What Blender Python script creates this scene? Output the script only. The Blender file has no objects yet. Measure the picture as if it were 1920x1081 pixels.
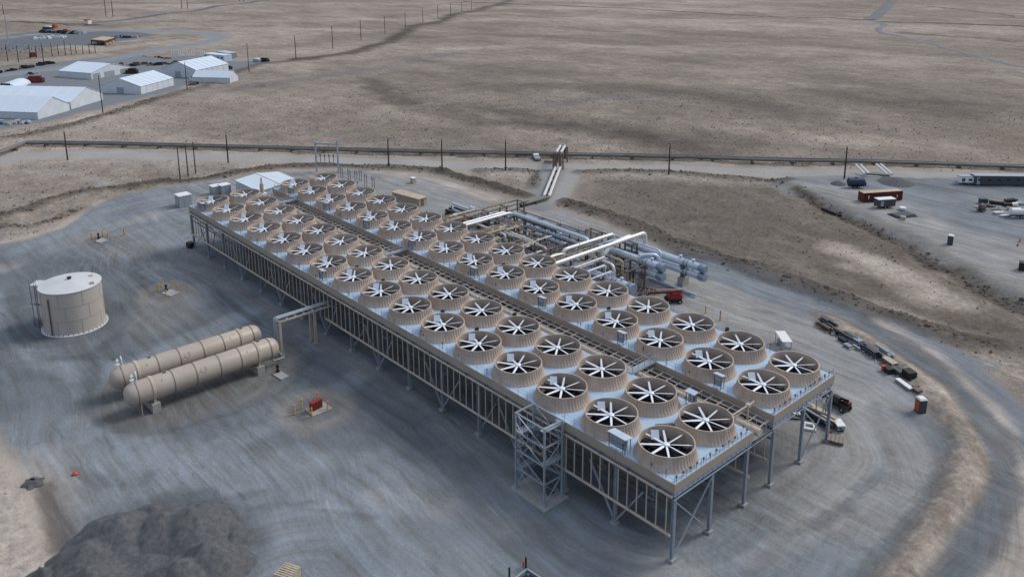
import bpy, math, random
import numpy as np
from mathutils import Vector, Matrix
random.seed(7); rng = np.random.RandomState(7)
S = bpy.context.scene
C = bpy.context.scene.collection
# ------------------------------------------------------------------ camera
CAM = np.array([-55.9, 75.49, 72.12]); FPX = 1583.47; CX, CY = 960.0, 277.2
yaw, pit, rol = -0.731373, 0.240133, -0.002655
_f = np.array([math.cos(pit)*math.cos(yaw), math.cos(pit)*math.sin(yaw), -math.sin(pit)])
_r = np.cross(_f, [0, 0, 1]); _r /= np.linalg.norm(_r); _u = np.cross(_r, _f)
R_ = _r*math.cos(rol)+_u*math.sin(rol); U_ = -_r*math.sin(rol)+_u*math.cos(rol)
cd = bpy.data.cameras.new('camera'); cam = bpy.data.objects.new('camera', cd); C.objects.link(cam)
cam.matrix_world = Matrix(((R_[0], U_[0], -_f[0], CAM[0]), (R_[1], U_[1], -_f[1], CAM[1]), (R_[2], U_[2], -_f[2], CAM[2]), (0, 0, 0, 1)))
cd.sensor_width = 36; cd.lens = FPX/1920*36; cd.shift_y = -(540.5-CY)/1920
cd.clip_start = 1; cd.clip_end = 20000
S.camera = cam
# ------------------------------------------------------------------ light
SUN_EL, SUN_AZ = math.radians(44), math.atan2(-0.95, -0.30)
W = bpy.data.worlds.new('World'); S.world = W; W.use_nodes = True
nt = W.node_tree; nt.nodes.clear()
out = nt.nodes.new('ShaderNodeOutputWorld'); bg = nt.nodes.new('ShaderNodeBackground')
sky = nt.nodes.new('ShaderNodeTexSky'); sky.sky_type = 'NISHITA'; sky.sun_disc = False
sky.sun_elevation = SUN_EL; sky.sun_rotation = math.pi/2-SUN_AZ
sky.air_density = 1.0; sky.dust_density = 1.2; sky.ozone_density = 1.0
bg.inputs['Strength'].default_value = 0.108
# thin high cloud veil over the sky
tcw = nt.nodes.new('ShaderNodeTexCoord'); nzw = nt.nodes.new('ShaderNodeTexNoise'); nzw.inputs['Scale'].default_value = 2.2; nzw.inputs['Detail'].default_value = 5
rw = nt.nodes.new('ShaderNodeValToRGB'); rw.color_ramp.elements[0].position = .3; rw.color_ramp.elements[1].position = .7
rw.color_ramp.elements[0].color = (.62, .62, .62, 1); rw.color_ramp.elements[1].color = (.85, .85, .85, 1)
mw = nt.nodes.new('ShaderNodeMixRGB'); mw.inputs[2].default_value = (2.65, 2.85, 3.05, 1)
nt.links.new(tcw.outputs['Generated'], nzw.inputs['Vector']); nt.links.new(nzw.outputs['Fac'], rw.inputs[0]); nt.links.new(rw.outputs[0], mw.inputs[0])
# overcast veil: brighter overhead than at the horizon
sxw = nt.nodes.new('ShaderNodeSeparateXYZ'); nt.links.new(tcw.outputs['Generated'], sxw.inputs[0])
mrw = nt.nodes.new('ShaderNodeMapRange'); nt.links.new(sxw.outputs[2], mrw.inputs[0])
for i_, v_ in enumerate((0.0, .9, .38, 1.45)): mrw.inputs[i_+1].default_value = v_
vsc = nt.nodes.new('ShaderNodeVectorMath'); vsc.operation = 'SCALE'; vsc.inputs[0].default_value = (2.92, 3.2, 3.72); nt.links.new(mrw.outputs[0], vsc.inputs[3]); nt.links.new(vsc.outputs[0], mw.inputs[2])
nt.links.new(sky.outputs[0], mw.inputs[1]); nt.links.new(mw.outputs[0], bg.inputs[0]); nt.links.new(bg.outputs[0], out.inputs[0])
sd = bpy.data.lights.new('sun', 'SUN'); sd.energy = 1.5; sd.angle = math.radians(22); sd.color = (1, .925, .82)
sun = bpy.data.objects.new('sun', sd); C.objects.link(sun)
sun.rotation_euler = Vector((math.cos(SUN_AZ)*math.cos(SUN_EL), math.sin(SUN_AZ)*math.cos(SUN_EL), math.sin(SUN_EL))).to_track_quat('Z', 'Y').to_euler()
S.view_settings.view_transform = 'Standard'; S.view_settings.look = 'None'; S.view_settings.gamma = 1
S.view_settings.exposure = 0.62
# ------------------------------------------------------------------ helpers
def G(px, py, z=0.0):
    """point of the place seen at (px,py) of the photograph at height z (used only while laying the place out)"""
    d = _f*FPX+R_*(px-CX)-U_*(py-CY); t = (z-CAM[2])/d[2]; p = CAM+d*t
    return (float(p[0]), float(p[1]), float(z))
class MB:
    def __init__(s, off=(0, 0, 0)): s.v = []; s.f = []; s.o = off
    def _a(s, vs, fs):
        n = len(s.v); s.v += [tuple(map(float, v)) for v in vs]; s.f += [tuple(i+n for i in f) for f in fs]
    def box(s, x0, x1, y0, y1, z0, z1):
        s._a([(x0, y0, z0), (x1, y0, z0), (x1, y1, z0), (x0, y1, z0), (x0, y0, z1), (x1, y0, z1), (x1, y1, z1), (x0, y1, z1)],
             [(3, 2, 1, 0), (4, 5, 6, 7), (0, 1, 5, 4), (1, 2, 6, 5), (2, 3, 7, 6), (3, 0, 4, 7)]); return s
    def rbox(s, c, d, a=0.0, tilt=0.0):
        ca, sa = math.cos(a), math.sin(a); ct, st = math.cos(tilt), math.sin(tilt); vs = []
        for z in (-.5, .5):
            for x, y in ((-.5, -.5), (.5, -.5), (.5, .5), (-.5, .5)):
                X, Y, Z = x*d[0], y*d[1], z*d[2]; X, Z = X*ct-Z*st, X*st+Z*ct
                vs.append((c[0]+X*ca-Y*sa, c[1]+X*sa+Y*ca, c[2]+Z))
        s._a(vs, [(3, 2, 1, 0), (4, 5, 6, 7), (0, 1, 5, 4), (1, 2, 6, 5), (2, 3, 7, 6), (3, 0, 4, 7)]); return s
    def bar(s, p, q, w, h=None):
        h = h or w; p = Vector(p); q = Vector(q); d = (q-p); 
        if d.length < 1e-6: return s
        d.normalize(); up = Vector((0, 0, 1)) if abs(d.z) < .95 else Vector((1, 0, 0))
        a = d.cross(up).normalized(); b = a.cross(d).normalized(); vs = []
        for e in (p, q):
            for i, j in ((-1, -1), (1, -1), (1, 1), (-1, 1)): vs.append(e+a*(i*w/2)+b*(j*h/2))
        s._a(vs, [(3, 2, 1, 0), (4, 5, 6, 7), (0, 1, 5, 4), (1, 2, 6, 5), (2, 3, 7, 6), (3, 0, 4, 7)]); return s
    def tube(s, pts, r, n=10, bend=0.0):
        pts = [Vector(p) for p in pts]
        if bend > 0 and len(pts) > 2:
            o = [pts[0]]
            for i in range(1, len(pts)-1):
                a = pts[i-1]-pts[i]; b = pts[i+1]-pts[i]; L = min(bend, a.length*.45, b.length*.45)
                p0 = pts[i]+a.normalized()*L; p1 = pts[i]+b.normalized()*L
                for k in range(6):
                    t = k/5; o.append((1-t)**2*p0+2*t*(1-t)*pts[i]+t*t*p1)
            o.append(pts[-1]); pts = o
        vs = []; fs = []; m = len(pts); pa = None
        for i, p in enumerate(pts):
            d = (pts[min(i+1, m-1)]-pts[max(i-1, 0)]).normalized()
            if pa is None:
                up = Vector((0, 0, 1)) if abs(d.z) < .9 else Vector((1, 0, 0)); a = d.cross(up).normalized()
            else: a = (pa-d*pa.dot(d)).normalized()
            pa = a; b = d.cross(a)
            for k in range(n):
                t = 2*math.pi*k/n; vs.append(p+a*(r*math.cos(t))+b*(r*math.sin(t)))
        for i in range(m-1):
            for k in range(n): fs.append((i*n+k, i*n+(k+1) % n, (i+1)*n+(k+1) % n, (i+1)*n+k))
        fs.append(tuple(range(n))[::-1]); fs.append(tuple((m-1)*n+k for k in range(n)))
        s._a(vs, fs); return s
    def lathe(s, prof, c=(0, 0, 0), n=32, rf=None, axis='z', caps=True):
        vs = []; fs = []; m = len(prof)
        for j, (r, z) in enumerate(prof):
            for k in range(n):
                t = 2*math.pi*k/n; rr = r+(rf(k, j) if rf else 0); x, y = rr*math.cos(t), rr*math.sin(t)
                if axis == 'z': vs.append((c[0]+x, c[1]+y, c[2]+z))
                elif axis == 'y': vs.append((c[0]+x, c[1]+z, c[2]-y))
                else: vs.append((c[0]+z, c[1]+x, c[2]+y))
        for j in range(m-1):
            for k in range(n): fs.append((j*n+k, j*n+(k+1) % n, (j+1)*n+(k+1) % n, (j+1)*n+k))
        if caps: fs.append(tuple(range(n))[::-1]); fs.append(tuple((m-1)*n+k for k in range(n)))
        s._a(vs, fs); return s
    def prism(s, pts, z0, z1):
        n = len(pts); s._a([(p[0], p[1], z0) for p in pts]+[(p[0], p[1], z1) for p in pts],
             [tuple(range(n))[::-1], tuple(range(n, 2*n))]+[(k, (k+1) % n, n+(k+1) % n, n+k) for k in range(n)]); return s
    def poly(s, pts): s._a(pts, [tuple(range(len(pts)))]); return s
    def build(s, name, m, parent=None, smooth=False, link=True):
        me = bpy.data.meshes.new(name); o0 = s.o
        me.from_pydata([(v[0]-o0[0], v[1]-o0[1], v[2]-o0[2]) for v in s.v], [], s.f); me.materials.append(m)
        if smooth:
            me.polygons.foreach_set('use_smooth', [True]*len(me.polygons))
            try: me.set_sharp_from_angle(angle=math.radians(38))
            except Exception: pass
        me.update()
        o = bpy.data.objects.new(name, me); C.objects.link(o)
        if parent is not None: o.parent = parent
        else: o.location = o0
        return o
def tag(o, label, cat, group=None, kind=None):
    if label: o['label'] = label
    if cat: o['category'] = cat
    if group: o['group'] = group
    if kind: o['kind'] = kind
    return o
def thing(name, label, cat, loc=(0, 0, 0), rz=0.0, group=None):
    o = bpy.data.objects.new(name, None); C.objects.link(o); o.location = loc; o.rotation_euler = (0, 0, rz); o.empty_display_size = .5
    return tag(o, label, cat, group)
def kids(o): return [c for c in bpy.data.objects if c.parent == o]
def dup(o, loc=None, rz=None, parent=None, **props):
    c = o.copy(); C.objects.link(c)
    if parent is not None: c.parent = parent
    if loc is not None: c.location = loc
    if rz is not None: c.rotation_euler = (0, 0, rz)
    for k, v in props.items(): c[k] = v
    for ch in kids(o): dup(ch, parent=c)
    return c
ORD = ['first', 'second', 'third', 'fourth', 'fifth', 'sixth', 'seventh', 'eighth', 'ninth', 'tenth', 'eleventh', 'twelfth', 'thirteenth', 'fourteenth', 'fifteenth', 'sixteenth']
# ------------------------------------------------------------------ materials
def mat(name, col, rough=.6, metal=0.0, var=.12, scale=.6, bump=0.0, bscale=4.0, dirt=None, spec=.4, stretch=None, rnd=0):
    m = bpy.data.materials.new(name); m.use_nodes = True; n = m.node_tree.nodes; l = m.node_tree.links
    b = n['Principled BSDF']; b.inputs['Roughness'].default_value = rough; b.inputs['Metallic'].default_value = metal
    b.inputs['Specular IOR Level'].default_value = spec
    tc = n.new('ShaderNodeTexCoord'); src = tc.outputs['Object']
    if stretch:
        mp = n.new('ShaderNodeMapping'); mp.inputs['Scale'].default_value = stretch; l.new(src, mp.inputs[0]); src = mp.outputs[0]
    nz = n.new('ShaderNodeTexNoise'); nz.inputs['Scale'].default_value = scale; nz.inputs['Detail'].default_value = 6; nz.inputs['Roughness'].default_value = .65
    l.new(src, nz.inputs['Vector'])
    r = n.new('ShaderNodeValToRGB'); r.color_ramp.elements[0].position = .3; r.color_ramp.elements[1].position = .72
    d = dirt or tuple(c*(1-2*var) for c in col)
    r.color_ramp.elements[0].color = (*d, 1); r.color_ramp.elements[1].color = (*[min(1, c*(1+var*.5)) for c in col], 1)
    if rnd:       # every instance weathered a little differently
        oi = n.new('ShaderNodeObjectInfo'); ad = n.new('ShaderNodeVectorMath'); ad.operation = 'ADD'; sc = n.new('ShaderNodeVectorMath'); sc.operation = 'SCALE'; sc.inputs[0].default_value = (40, 40, 40); l.new(oi.outputs['Random'], sc.inputs[3]); l.new(src, ad.inputs[0]); l.new(sc.outputs[0], ad.inputs[1]); l.new(ad.outputs[0], nz.inputs['Vector'])
        mr = n.new('ShaderNodeMapRange'); l.new(oi.outputs['Random'], mr.inputs[0]); mr.inputs[3].default_value = 1-rnd/2; mr.inputs[4].default_value = 1+rnd/4
        mv = n.new('ShaderNodeVectorMath'); mv.operation = 'SCALE'; l.new(r.outputs[0], mv.inputs[0]); l.new(mr.outputs[0], mv.inputs[3]); l.new(mv.outputs[0], b.inputs['Base Color'])
    else: l.new(r.outputs[0], b.inputs['Base Color'])
    l.new(nz.outputs['Fac'], r.inputs[0])
    if bump:
        n2 = n.new('ShaderNodeTexNoise'); n2.inputs['Scale'].default_value = bscale; n2.inputs['Detail'].default_value = 4
        bp = n.new('ShaderNodeBump'); bp.inputs['Strength'].default_value = bump; bp.inputs['Distance'].default_value = .05
        l.new(src, n2.inputs['Vector']); l.new(n2.outputs['Fac'], bp.inputs['Height']); l.new(bp.outputs[0], b.inputs['Normal'])
    return m
M = dict(
    tan=mat('tan_fibreglass', (.50, .42, .36), .6, 0, .10, .9, dirt=(.40, .315, .26), stretch=(1, 1, .35), rnd=.22),
    fascia=mat('tan_painted_panel', (.37, .32, .272), .55, 0, .08, .4, dirt=(.32, .275, .23)),
    tanpipe=mat('tan_painted_pipe', (.52, .46, .395), .5, 0, .08, .5, dirt=(.37, .31, .25)),
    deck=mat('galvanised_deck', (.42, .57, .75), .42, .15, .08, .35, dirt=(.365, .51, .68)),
    steel=mat('galvanised_steel', (.36, .42, .49), .5, .3, .1, 1.5),
    steel_dk=mat('weathered_steel', (.13, .145, .165), .55, .4, .12, 1.5),
    blade=mat('white_blade', (.74, .80, .88), .4, .1, .05, 1.2),
    tube=mat('finned_tube_bundle', (.03, .032, .036), .6, .3, .2, 3),
    dark=mat('dark_steel', (.024, .026, .03), .6, .2, .2, 2),
    vessel=mat('cream_vessel_paint', (.45, .395, .345), .42, 0, .07, .25, dirt=(.37, .32, .275)),
    tank=mat('beige_tank_paint', (.48, .445, .41), .55, 0, .06, .5, dirt=(.42, .385, .35), stretch=(1, 1, .25)),
    roofw=mat('pale_tank_roof', (.58, .60, .62), .5, 0, .06, .3),
    band=mat('brown_band', (.17, .155, .14), .6, .1, .15, 2),
    conc=mat('concrete', (.36, .36, .355), .85, 0, .12, 1.2, .15),
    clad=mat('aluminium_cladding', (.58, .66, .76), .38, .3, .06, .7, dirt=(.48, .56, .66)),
    cladend=mat('blue_grey_end_cap', (.29, .37, .47), .45, .5, .1, 1),
    pipew=mat('white_pipe_cladding', (.68, .68, .69), .4, .25, .05, .6),
    bluepipe=mat('dull_blue_pipe', (.20, .28, .38), .45, .4, .12, 1),
    rack=mat('brown_rack_steel', (.17, .135, .11), .7, .2, .15, 1.5),
    cabinet=mat('grey_cabinet', (.35, .39, .43), .5, .2, .08, 1.5),
    white=mat('white_paint', (.74, .76, .78), .5, 0, .06, .8),
    tent=mat('white_tent_fabric', (.60, .69, .80), .5, 0, .04, .12, dirt=(.56, .65, .76)),
    tentw=mat('tent_wall_fabric', (.62, .67, .73), .6, 0, .06, .3, dirt=(.52, .57, .63)),
    wood=mat('dark_pole_wood', (.055, .045, .038), .85, 0, .2, 1.5),
    lumber=mat('pale_lumber', (.50, .43, .34), .8, 0, .2, 2),
    black=mat('black_poly', (.02, .021, .024), .55, 0, .2, 2),
    red=mat('red_machine_paint', (.28, .022, .02), .45, 0, .15, 1.5, dirt=(.17, .02, .018)),
    cont=mat('red_brown_container', (.13, .026, .024), .6, .1, .12, 1, dirt=(.09, .02, .018)),
    orange=mat('orange_red_plastic', (.5, .075, .035), .5, 0, .08, 2),
    yellow=mat('yellow_bollard', (.62, .40, .06), .55, 0, .12, 3),
    orang2=mat('orange_bollard', (.58, .22, .07), .55, 0, .12, 3),
    navy=mat('dark_blue_paint', (.035, .055, .105), .5, .1, .15, 1.5),
    slate=mat('dark_grey_siding', (.065, .075, .09), .6, .1, .1, 1),
    glass=mat('dark_window', (.015, .018, .022), .15, 0, .1, 1, spec=.6),
    rubber=mat('tyre_rubber', (.02, .02, .02), .85, 0, .2, 4),
    pipe_gr=mat('weathered_grey_pipe', (.17, .165, .16), .6, .2, .14, .3, dirt=(.11, .105, .10)),
    pile=mat('dark_gravel_heap', (.112, .118, .128), .95, 0, .24, 1.6, 1.0, 3.5),
    rust=mat('rusty_tan_roof', (.50, .44, .38), .6, 0, .1, .6, dirt=(.40, .28, .20)),
    insul=mat('white_insulator', (.7, .7, .68), .4, 0, .05, 3),
)
# ------------------------------------------------------------------ terrain
def vnoise(x, y, seed=0):
    xi = np.floor(x); yi = np.floor(y); fx = x-xi; fy = y-yi; fx = fx*fx*(3-2*fx); fy = fy*fy*(3-2*fy)
    def h(a, b):
        t = np.sin(a*127.1+b*311.7+seed*74.7)*43758.5453; return t-np.floor(t)
    return (h(xi, yi)*(1-fx)+h(xi+1, yi)*fx)*(1-fy)+(h(xi, yi+1)*(1-fx)+h(xi+1, yi+1)*fx)*fy
def fbm(x, y, o=4, seed=0):
    s = 0; a = .5; t = 0
    for k in range(o): s = s+a*vnoise(x*2**k+k*17.3, y*2**k-k*9.1, seed+k); t += a; a *= .5
    return s/t
def W2(px): return np.array([G(*p)[:2] for p in px])
def pdist(X, Y, pts):
    best = np.full(X.shape, 1e9)
    for a, b in zip(pts[:-1], pts[1:]):
        d = b-a; L = (d**2).sum()+1e-9; t = np.clip(((X-a[0])*d[0]+(Y-a[1])*d[1])/L, 0, 1)
        best = np.minimum(best, np.hypot(X-a[0]-t*d[0], Y-a[1]-t*d[1]))
    return best
def sdist(X, Y, pts):
    ins = np.zeros(X.shape, bool); n = len(pts); j = n-1
    for i in range(n):
        xi, yi = pts[i]; xj, yj = pts[j]
        with np.errstate(divide='ignore', invalid='ignore'):
            c = ((yi > Y) != (yj > Y)) & (X < (xj-xi)*(Y-yi)/(yj-yi+1e-12)+xi)
        ins ^= c; j = i
    d = pdist(X, Y, np.vstack([pts, pts[:1]])); return np.where(ins, d, -d)
def ss(x, a, b): t = np.clip((x-a)/(b-a), 0, 1); return t*t*(3-2*t)
PAD = W2([(0, 458), (60, 446), (110, 431), (150, 404), (190, 379), (250, 361), (330, 348), (420, 336), (520, 321), (620, 316), (760, 322), (860, 345), (950, 372), (1000, 387), (1060, 396), (1130, 420), (1180, 440), (1260, 470), (1350, 500), (1450, 530), (1540, 565), (1600, 575), (1690, 612), (1780, 655), (1850, 705), (1925, 765), (1995, 850), (1995, 1000), (1950, 1100), (1800, 1300), (1300, 1500), (600, 1500), (360, 1250), (200, 1140), (112, 1020), (104, 985), (85, 925), (45, 870), (0, 800), (-100, 700), (-200, 520)])
ISL = W2([(1528, 585), (1560, 590), (1620, 622), (1685, 665), (1765, 720), (1825, 790), (1858, 850), (1852, 905), (1800, 985), (1740, 1081), (1690, 1160), (1600, 1160), (1645, 1081), (1715, 975), (1765, 880), (1772, 830), (1752, 775), (1700, 712), (1640, 665), (1590, 636), (1535, 605)])
RPAD = W2([(1478, 336), (1560, 328), (1700, 332), (1920, 330), (2300, 335), (2300, 760), (1990, 590), (1920, 545), (1850, 512), (1790, 482), (1740, 445), (1680, 423), (1620, 398), (1560, 372), (1505, 350)])
CORR = W2([(1005, 316), (1085, 316), (1078, 345), (1058, 372), (1035, 392), (1000, 400), (965, 388), (985, 365), (998, 340)])
MROAD = W2([(-120, 312), (0, 300), (60, 291), (150, 289), (300, 292), (500, 297), (700, 304), (900, 311), (1100, 316), (1300, 317), (1450, 318), (1600, 323), (1750, 330), (2100, 340)])
YARD = W2([(-60, 250), (-60, 140), (90, 118), (170, 108), (250, 104), (350, 108), (420, 116), (500, 114), (500, 120), (430, 133), (380, 150), (330, 170), (200, 200), (100, 226), (0, 245)])
YARD2 = W2([(-100, 90), (0, 68), (60, 59), (150, 56), (260, 60), (300, 66), (230, 76), (180, 86), (80, 90), (0, 96)])
SPUR = W2([(1735, 632), (1800, 650), (1890, 678), (1880, 690), (1800, 690)])
YR1 = [(-80, 152), (60, 134), (120, 127), (200, 113), (290, 95), (390, 79), (414, 71), (400, 64), (340, 60), (200, 57), (100, 61), (0, 72), (-80, 84)]
dark_lines = [  # banks of dark soil round the pad: (points, width, strength, height)
    ([(255, 350), (290, 342), (330, 341), (380, 336), (405, 333)], 1.8, .75, .5),
    ([(412, 332), (450, 321), (520, 313), (590, 311), (640, 312), (720, 315), (790, 317), (830, 322)], 2.2, .7, .6),
    ([(830, 322), (880, 338), (930, 350), (985, 367)], 1.8, .8, .5),
    ([(1062, 380), (1110, 396), (1160, 412), (1210, 432), (1250, 452), (1300, 472), (1350, 486), (1420, 508), (1500, 536), (1560, 556), (1640, 586), (1720, 604), (1800, 632), (1860, 640)], 2.4, .7, .9),
    ([(1085, 323), (1160, 321), (1250, 323), (1330, 327), (1420, 330), (1478, 336)], 1.8, .6, .5),
    ([(900, 320), (960, 318), (1005, 322), (1000, 350)], 1.5, .5, .4),
    ([(1495, 350), (1540, 378), (1600, 406), (1640, 424), (1700, 450), (1750, 487), (1790, 500), (1830, 525), (1920, 570), (2000, 610)], 1.6, .75, -.3),
    ([(0, 408), (40, 398), (90, 380), (130, 366), (180, 357), (250, 352)], 1.8, .6, .7),
    ([(0, 425), (60, 425), (110, 410), (160, 390)], 1.5, .35, .4),
    ([(-40, 270), (60, 252), (160, 228), (240, 203), (300, 184), (380, 163), (430, 140), (490, 120), (560, 113)], 2.8, .6, .5),
    ([(560, 112), (620, 104), (660, 98), (700, 86), (730, 77), (760, 58), (775, 44), (810, 40), (860, 24), (920, 10), (960, 0)], 4.5, .75, .5),
    ([(80, 912), (104, 985), (112, 1020)], 1.0, .6, -.2),
    ([(1010, 200), (1090, 190), (1150, 183), (1250, 180)], 4, .25, 0),
    ([(430, 170), (560, 150), (640, 140), (700, 130), (860, 98)], 5, .25, 0),
    ([(1545, 567), (1600, 590), (1680, 632), (1760, 690), (1815, 745), (1858, 805), (1885, 860), (1885, 930), (1850, 1000), (1790, 1081)], 1.5, .7, 0),
]
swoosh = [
    ([(430, 215), (600, 225), (760, 255), (900, 275)], 48, -.10), ([(300, 235), (430, 250), (560, 262)], 14, -.06), ([(900, 165), (1100, 160), (1300, 175), (1500, 215)], 24, -.19), ([(620, 118), (760, 112), (900, 125), (1050, 140)], 20, -.12), ([(1100, 215), (1350, 235), (1600, 262), (1800, 268)], 12, .10), ([(700, 75), (900, 62), (1100, 70)], 18, -.09), ([(1250, 60), (1450, 72), (1600, 92)], 16, -.10), ([(1750, 190), (1900, 200)], 12, -.14),  # broad bands: scrub drifts, and low-ridge shading painted into the plain's colour
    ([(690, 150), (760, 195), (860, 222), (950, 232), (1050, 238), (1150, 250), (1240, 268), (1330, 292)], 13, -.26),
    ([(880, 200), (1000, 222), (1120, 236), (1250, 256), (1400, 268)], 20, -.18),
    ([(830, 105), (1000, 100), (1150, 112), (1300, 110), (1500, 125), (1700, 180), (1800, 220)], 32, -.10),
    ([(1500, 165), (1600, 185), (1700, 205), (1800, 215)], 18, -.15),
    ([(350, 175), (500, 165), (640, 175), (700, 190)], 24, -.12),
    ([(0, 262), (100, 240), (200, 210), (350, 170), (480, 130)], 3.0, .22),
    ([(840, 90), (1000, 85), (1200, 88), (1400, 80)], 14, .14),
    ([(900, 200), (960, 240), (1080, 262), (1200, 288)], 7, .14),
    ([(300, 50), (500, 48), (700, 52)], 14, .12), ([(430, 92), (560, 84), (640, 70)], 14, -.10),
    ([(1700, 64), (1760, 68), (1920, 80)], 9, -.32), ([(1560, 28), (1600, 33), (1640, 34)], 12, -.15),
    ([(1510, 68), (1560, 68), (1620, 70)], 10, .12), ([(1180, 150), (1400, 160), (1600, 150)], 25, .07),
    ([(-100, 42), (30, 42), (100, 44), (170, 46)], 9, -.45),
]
pale = [  # pale dust and wheel-worn dirt: (points, width, strength)
    ([(1575, 458), (1620, 475), (1680, 500), (1740, 530), (1800, 560)], 5.5, 1.0),
    ([(1600, 495), (1680, 520), (1730, 560)], 4.5, .5),
    ([(0, 455), (60, 441), (110, 427), (150, 400), (190, 376)], 1.2, .8),
    ([(700, 322), (790, 332), (850, 350), (920, 372)], 3.2, .8),
    ([(1570, 572), (1650, 606), (1740, 660), (1805, 722), (1862, 795), (1900, 870), (1912, 960), (1880, 1081)], 3.0, 1.0),
    ([(1120, 408), (1160, 425), (1230, 445)], 2.5, .5),
    ([(60, 320), (140, 330), (210, 345), (150, 365)], 3.0, .45),
    ([(0, 280), (60, 275), (120, 278)], 3, .5), ([(170, 292), (230, 300), (420, 330), (460, 312)], 4.5, .4),
    ([(1640, 570), (1750, 610), (1850, 650), (1920, 700)], 5, .55),
    ([(-60, 1100), (20, 1000), (30, 900)], 9, .8), ([(230, 78), (330, 70), (380, 74)], 4, .8),
    ([(1440, 640), (1520, 700), (1600, 760), (1640, 830)], 5, .35), ([(1345, 560), (1440, 620), (1520, 680)], 3, .35),
    ([(540, 318), (700, 316), (800, 318)], 3, .5),
]
wells = [G(590, 768), G(318, 551), G(188, 452)]
NEARY = (-340, 120)
def axis(a0, a1, n0, n1, st, g=1.0145):
    v = list(np.arange(n0, n1, st)); s = st
    while v[-1] < a1: s *= g; v.append(v[-1]+s)
    s = st; lo = [n0]
    while lo[-1] > a0: s *= g; lo.append(lo[-1]-s)
    return np.array(lo[1:][::-1]+v)
ax = axis(-900, 5000, -45, 150, .75); ay = axis(-5200, 900, -75, 72, .75)
X, Y = np.meshgrid(ax, ay, indexing='ij')
j1 = (fbm(X*.12, Y*.12, 3, 3)-.5); j2 = (fbm(X*.5, Y*.5, 2, 9)-.5); JX = j1*3+j2*1.2
dpad = sdist(X, Y, PAD)+JX*.8; disl = sdist(X, Y, ISL)+JX*.35; drp = sdist(X, Y, RPAD)+JX; dco = sdist(X, Y, CORR)+JX
dmr = 4.6-pdist(X, Y, MROAD)+JX*.7; dyd = sdist(X, Y, YARD)+JX*2; dy2 = sdist(X, Y, YARD2)+JX*2; dsp = sdist(X, Y, SPUR)+JX*.6
dyr = 7.0-pdist(X, Y, W2(YR1))+JX*.5
DPILE = ((X-37)/14.0)**2+((Y-51.5)/13.5)**2
built = np.maximum.reduce([dpad, drp, dco, dmr, dyd, dy2, dyr])
def relief(x, y):
    far = np.clip((np.hypot(x-60, y+20)-220)/500, 0, 1)
    u = x*.8+y*.6; v = -x*.6+y*.8
    return far*((fbm(u*.004+5, v*.010, 3, 31)-.5)*9)
def relief1(x, y):
    return float(relief(np.array([x]), np.array([y]))[0])
Z = relief(X, Y)*ss(-built, 5, 60)
rough = np.maximum(ss(-built, 0, 4), ss(disl, 0, 1.2))
Z = Z+ss(-built, 0, 4)*((fbm(X*.22, Y*.22, 3, 5)-.5)*.9+(fbm(X*.05, Y*.05, 2, 6)-.45)*1.2*ss(-built, 3, 25))
Z = Z+ss(disl, 0, 2.5)*.7+ss(disl, 0, 2)*((fbm(X*.35, Y*.35, 3, 8)-.3)*.9)
Z = Z+(fbm(X*.3, Y*.3, 2, 12)-.5)*.12
# grey gravel slope of the right-hand pad: the scrub in front of it lies lower
low = ss(-drp, 0, 5)*ss(pdist(X, Y, W2([(1480, 345), (1560, 378), (1640, 420), (1740, 470), (1830, 525), (1920, 570)])), 40, 4)
Z = Z-low*1.5
# colours (surface colours of each ground type; ridge shading is painted in too)
def colr(c): return np.array(c)
scrubA = colr((.200, .173, .149)); scrubB = colr((.312, .272, .238)); tanc = colr((.40, .355, .315)); grav = colr((.190, .213, .238)); gravB = colr((.238, .240, .240)); darks = colr((.080, .068, .058)); roadc = colr((.32, .318, .315))
n1 = fbm(X*.03, Y*.03, 4, 40)[..., None]; n2 = fbm(X*.15, Y*.15, 4, 50)[..., None]; n3 = fbm((X*.8+Y*.6)*.004, (-X*.6+Y*.8)*.014, 4, 60)[..., None]
t = np.clip((n1-.3)*1.3+(n2-.5)*.9+(n3-.5)*2.4, 0, 1); col = scrubA*(1-t)+scrubB*t
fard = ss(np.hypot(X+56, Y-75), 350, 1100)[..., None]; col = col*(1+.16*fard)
def mix(c, w): 
    global col; w = np.clip(w, 0, 1)[..., None]; col = col*(1-w)+c*w
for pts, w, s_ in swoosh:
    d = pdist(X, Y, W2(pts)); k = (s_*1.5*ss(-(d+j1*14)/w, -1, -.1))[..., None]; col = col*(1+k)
dsc = sdist(X, Y, W2([(1075, 382), (1088, 322), (1300, 325), (1478, 338), (1530, 372), (1640, 425), (1740, 480), (1830, 530), (1930, 590), (2000, 700), (1800, 635), (1560, 560), (1300, 475)])); col = col*(1-.31*ss(dsc+JX, -3, 4)[..., None])
mix(tanc*.80, ss(-built, 9, 1)*.45*(n2[..., 0]*1.3))
mix(tanc*.84*(.75+.5*n2), ss(pdist(X, Y, MROAD)+JX, 19, 8)*.62)
mix(roadc*1.0*(.86+.28*n2), ss(dmr, -1.2, 1)*.9)
tp = np.clip((fbm(X*.05, Y*.05, 3, 70)-.38)*3, 0, 1)
right = ss(-Y+X*.25-62+j1*14, -6, 14)         # the part of the pad beyond the condensers is paler dirt
gcol = grav*(1-right[..., None]*.85)+gravB*1.12*right[..., None]*.85
gcol = gcol*(.90+.22*n1)
dark_left = ss(sdist(X, Y, W2([(-200, 480), (150, 470), (330, 480), (560, 600), (820, 770), (1000, 900), (880, 900), (640, 860), (380, 830), (150, 800), (-200, 760)]))+JX*3, -6, 7)[..., None]; gcol = gcol*(1-.28*dark_left)  # gravel toned darker over the left part of the pad
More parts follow.
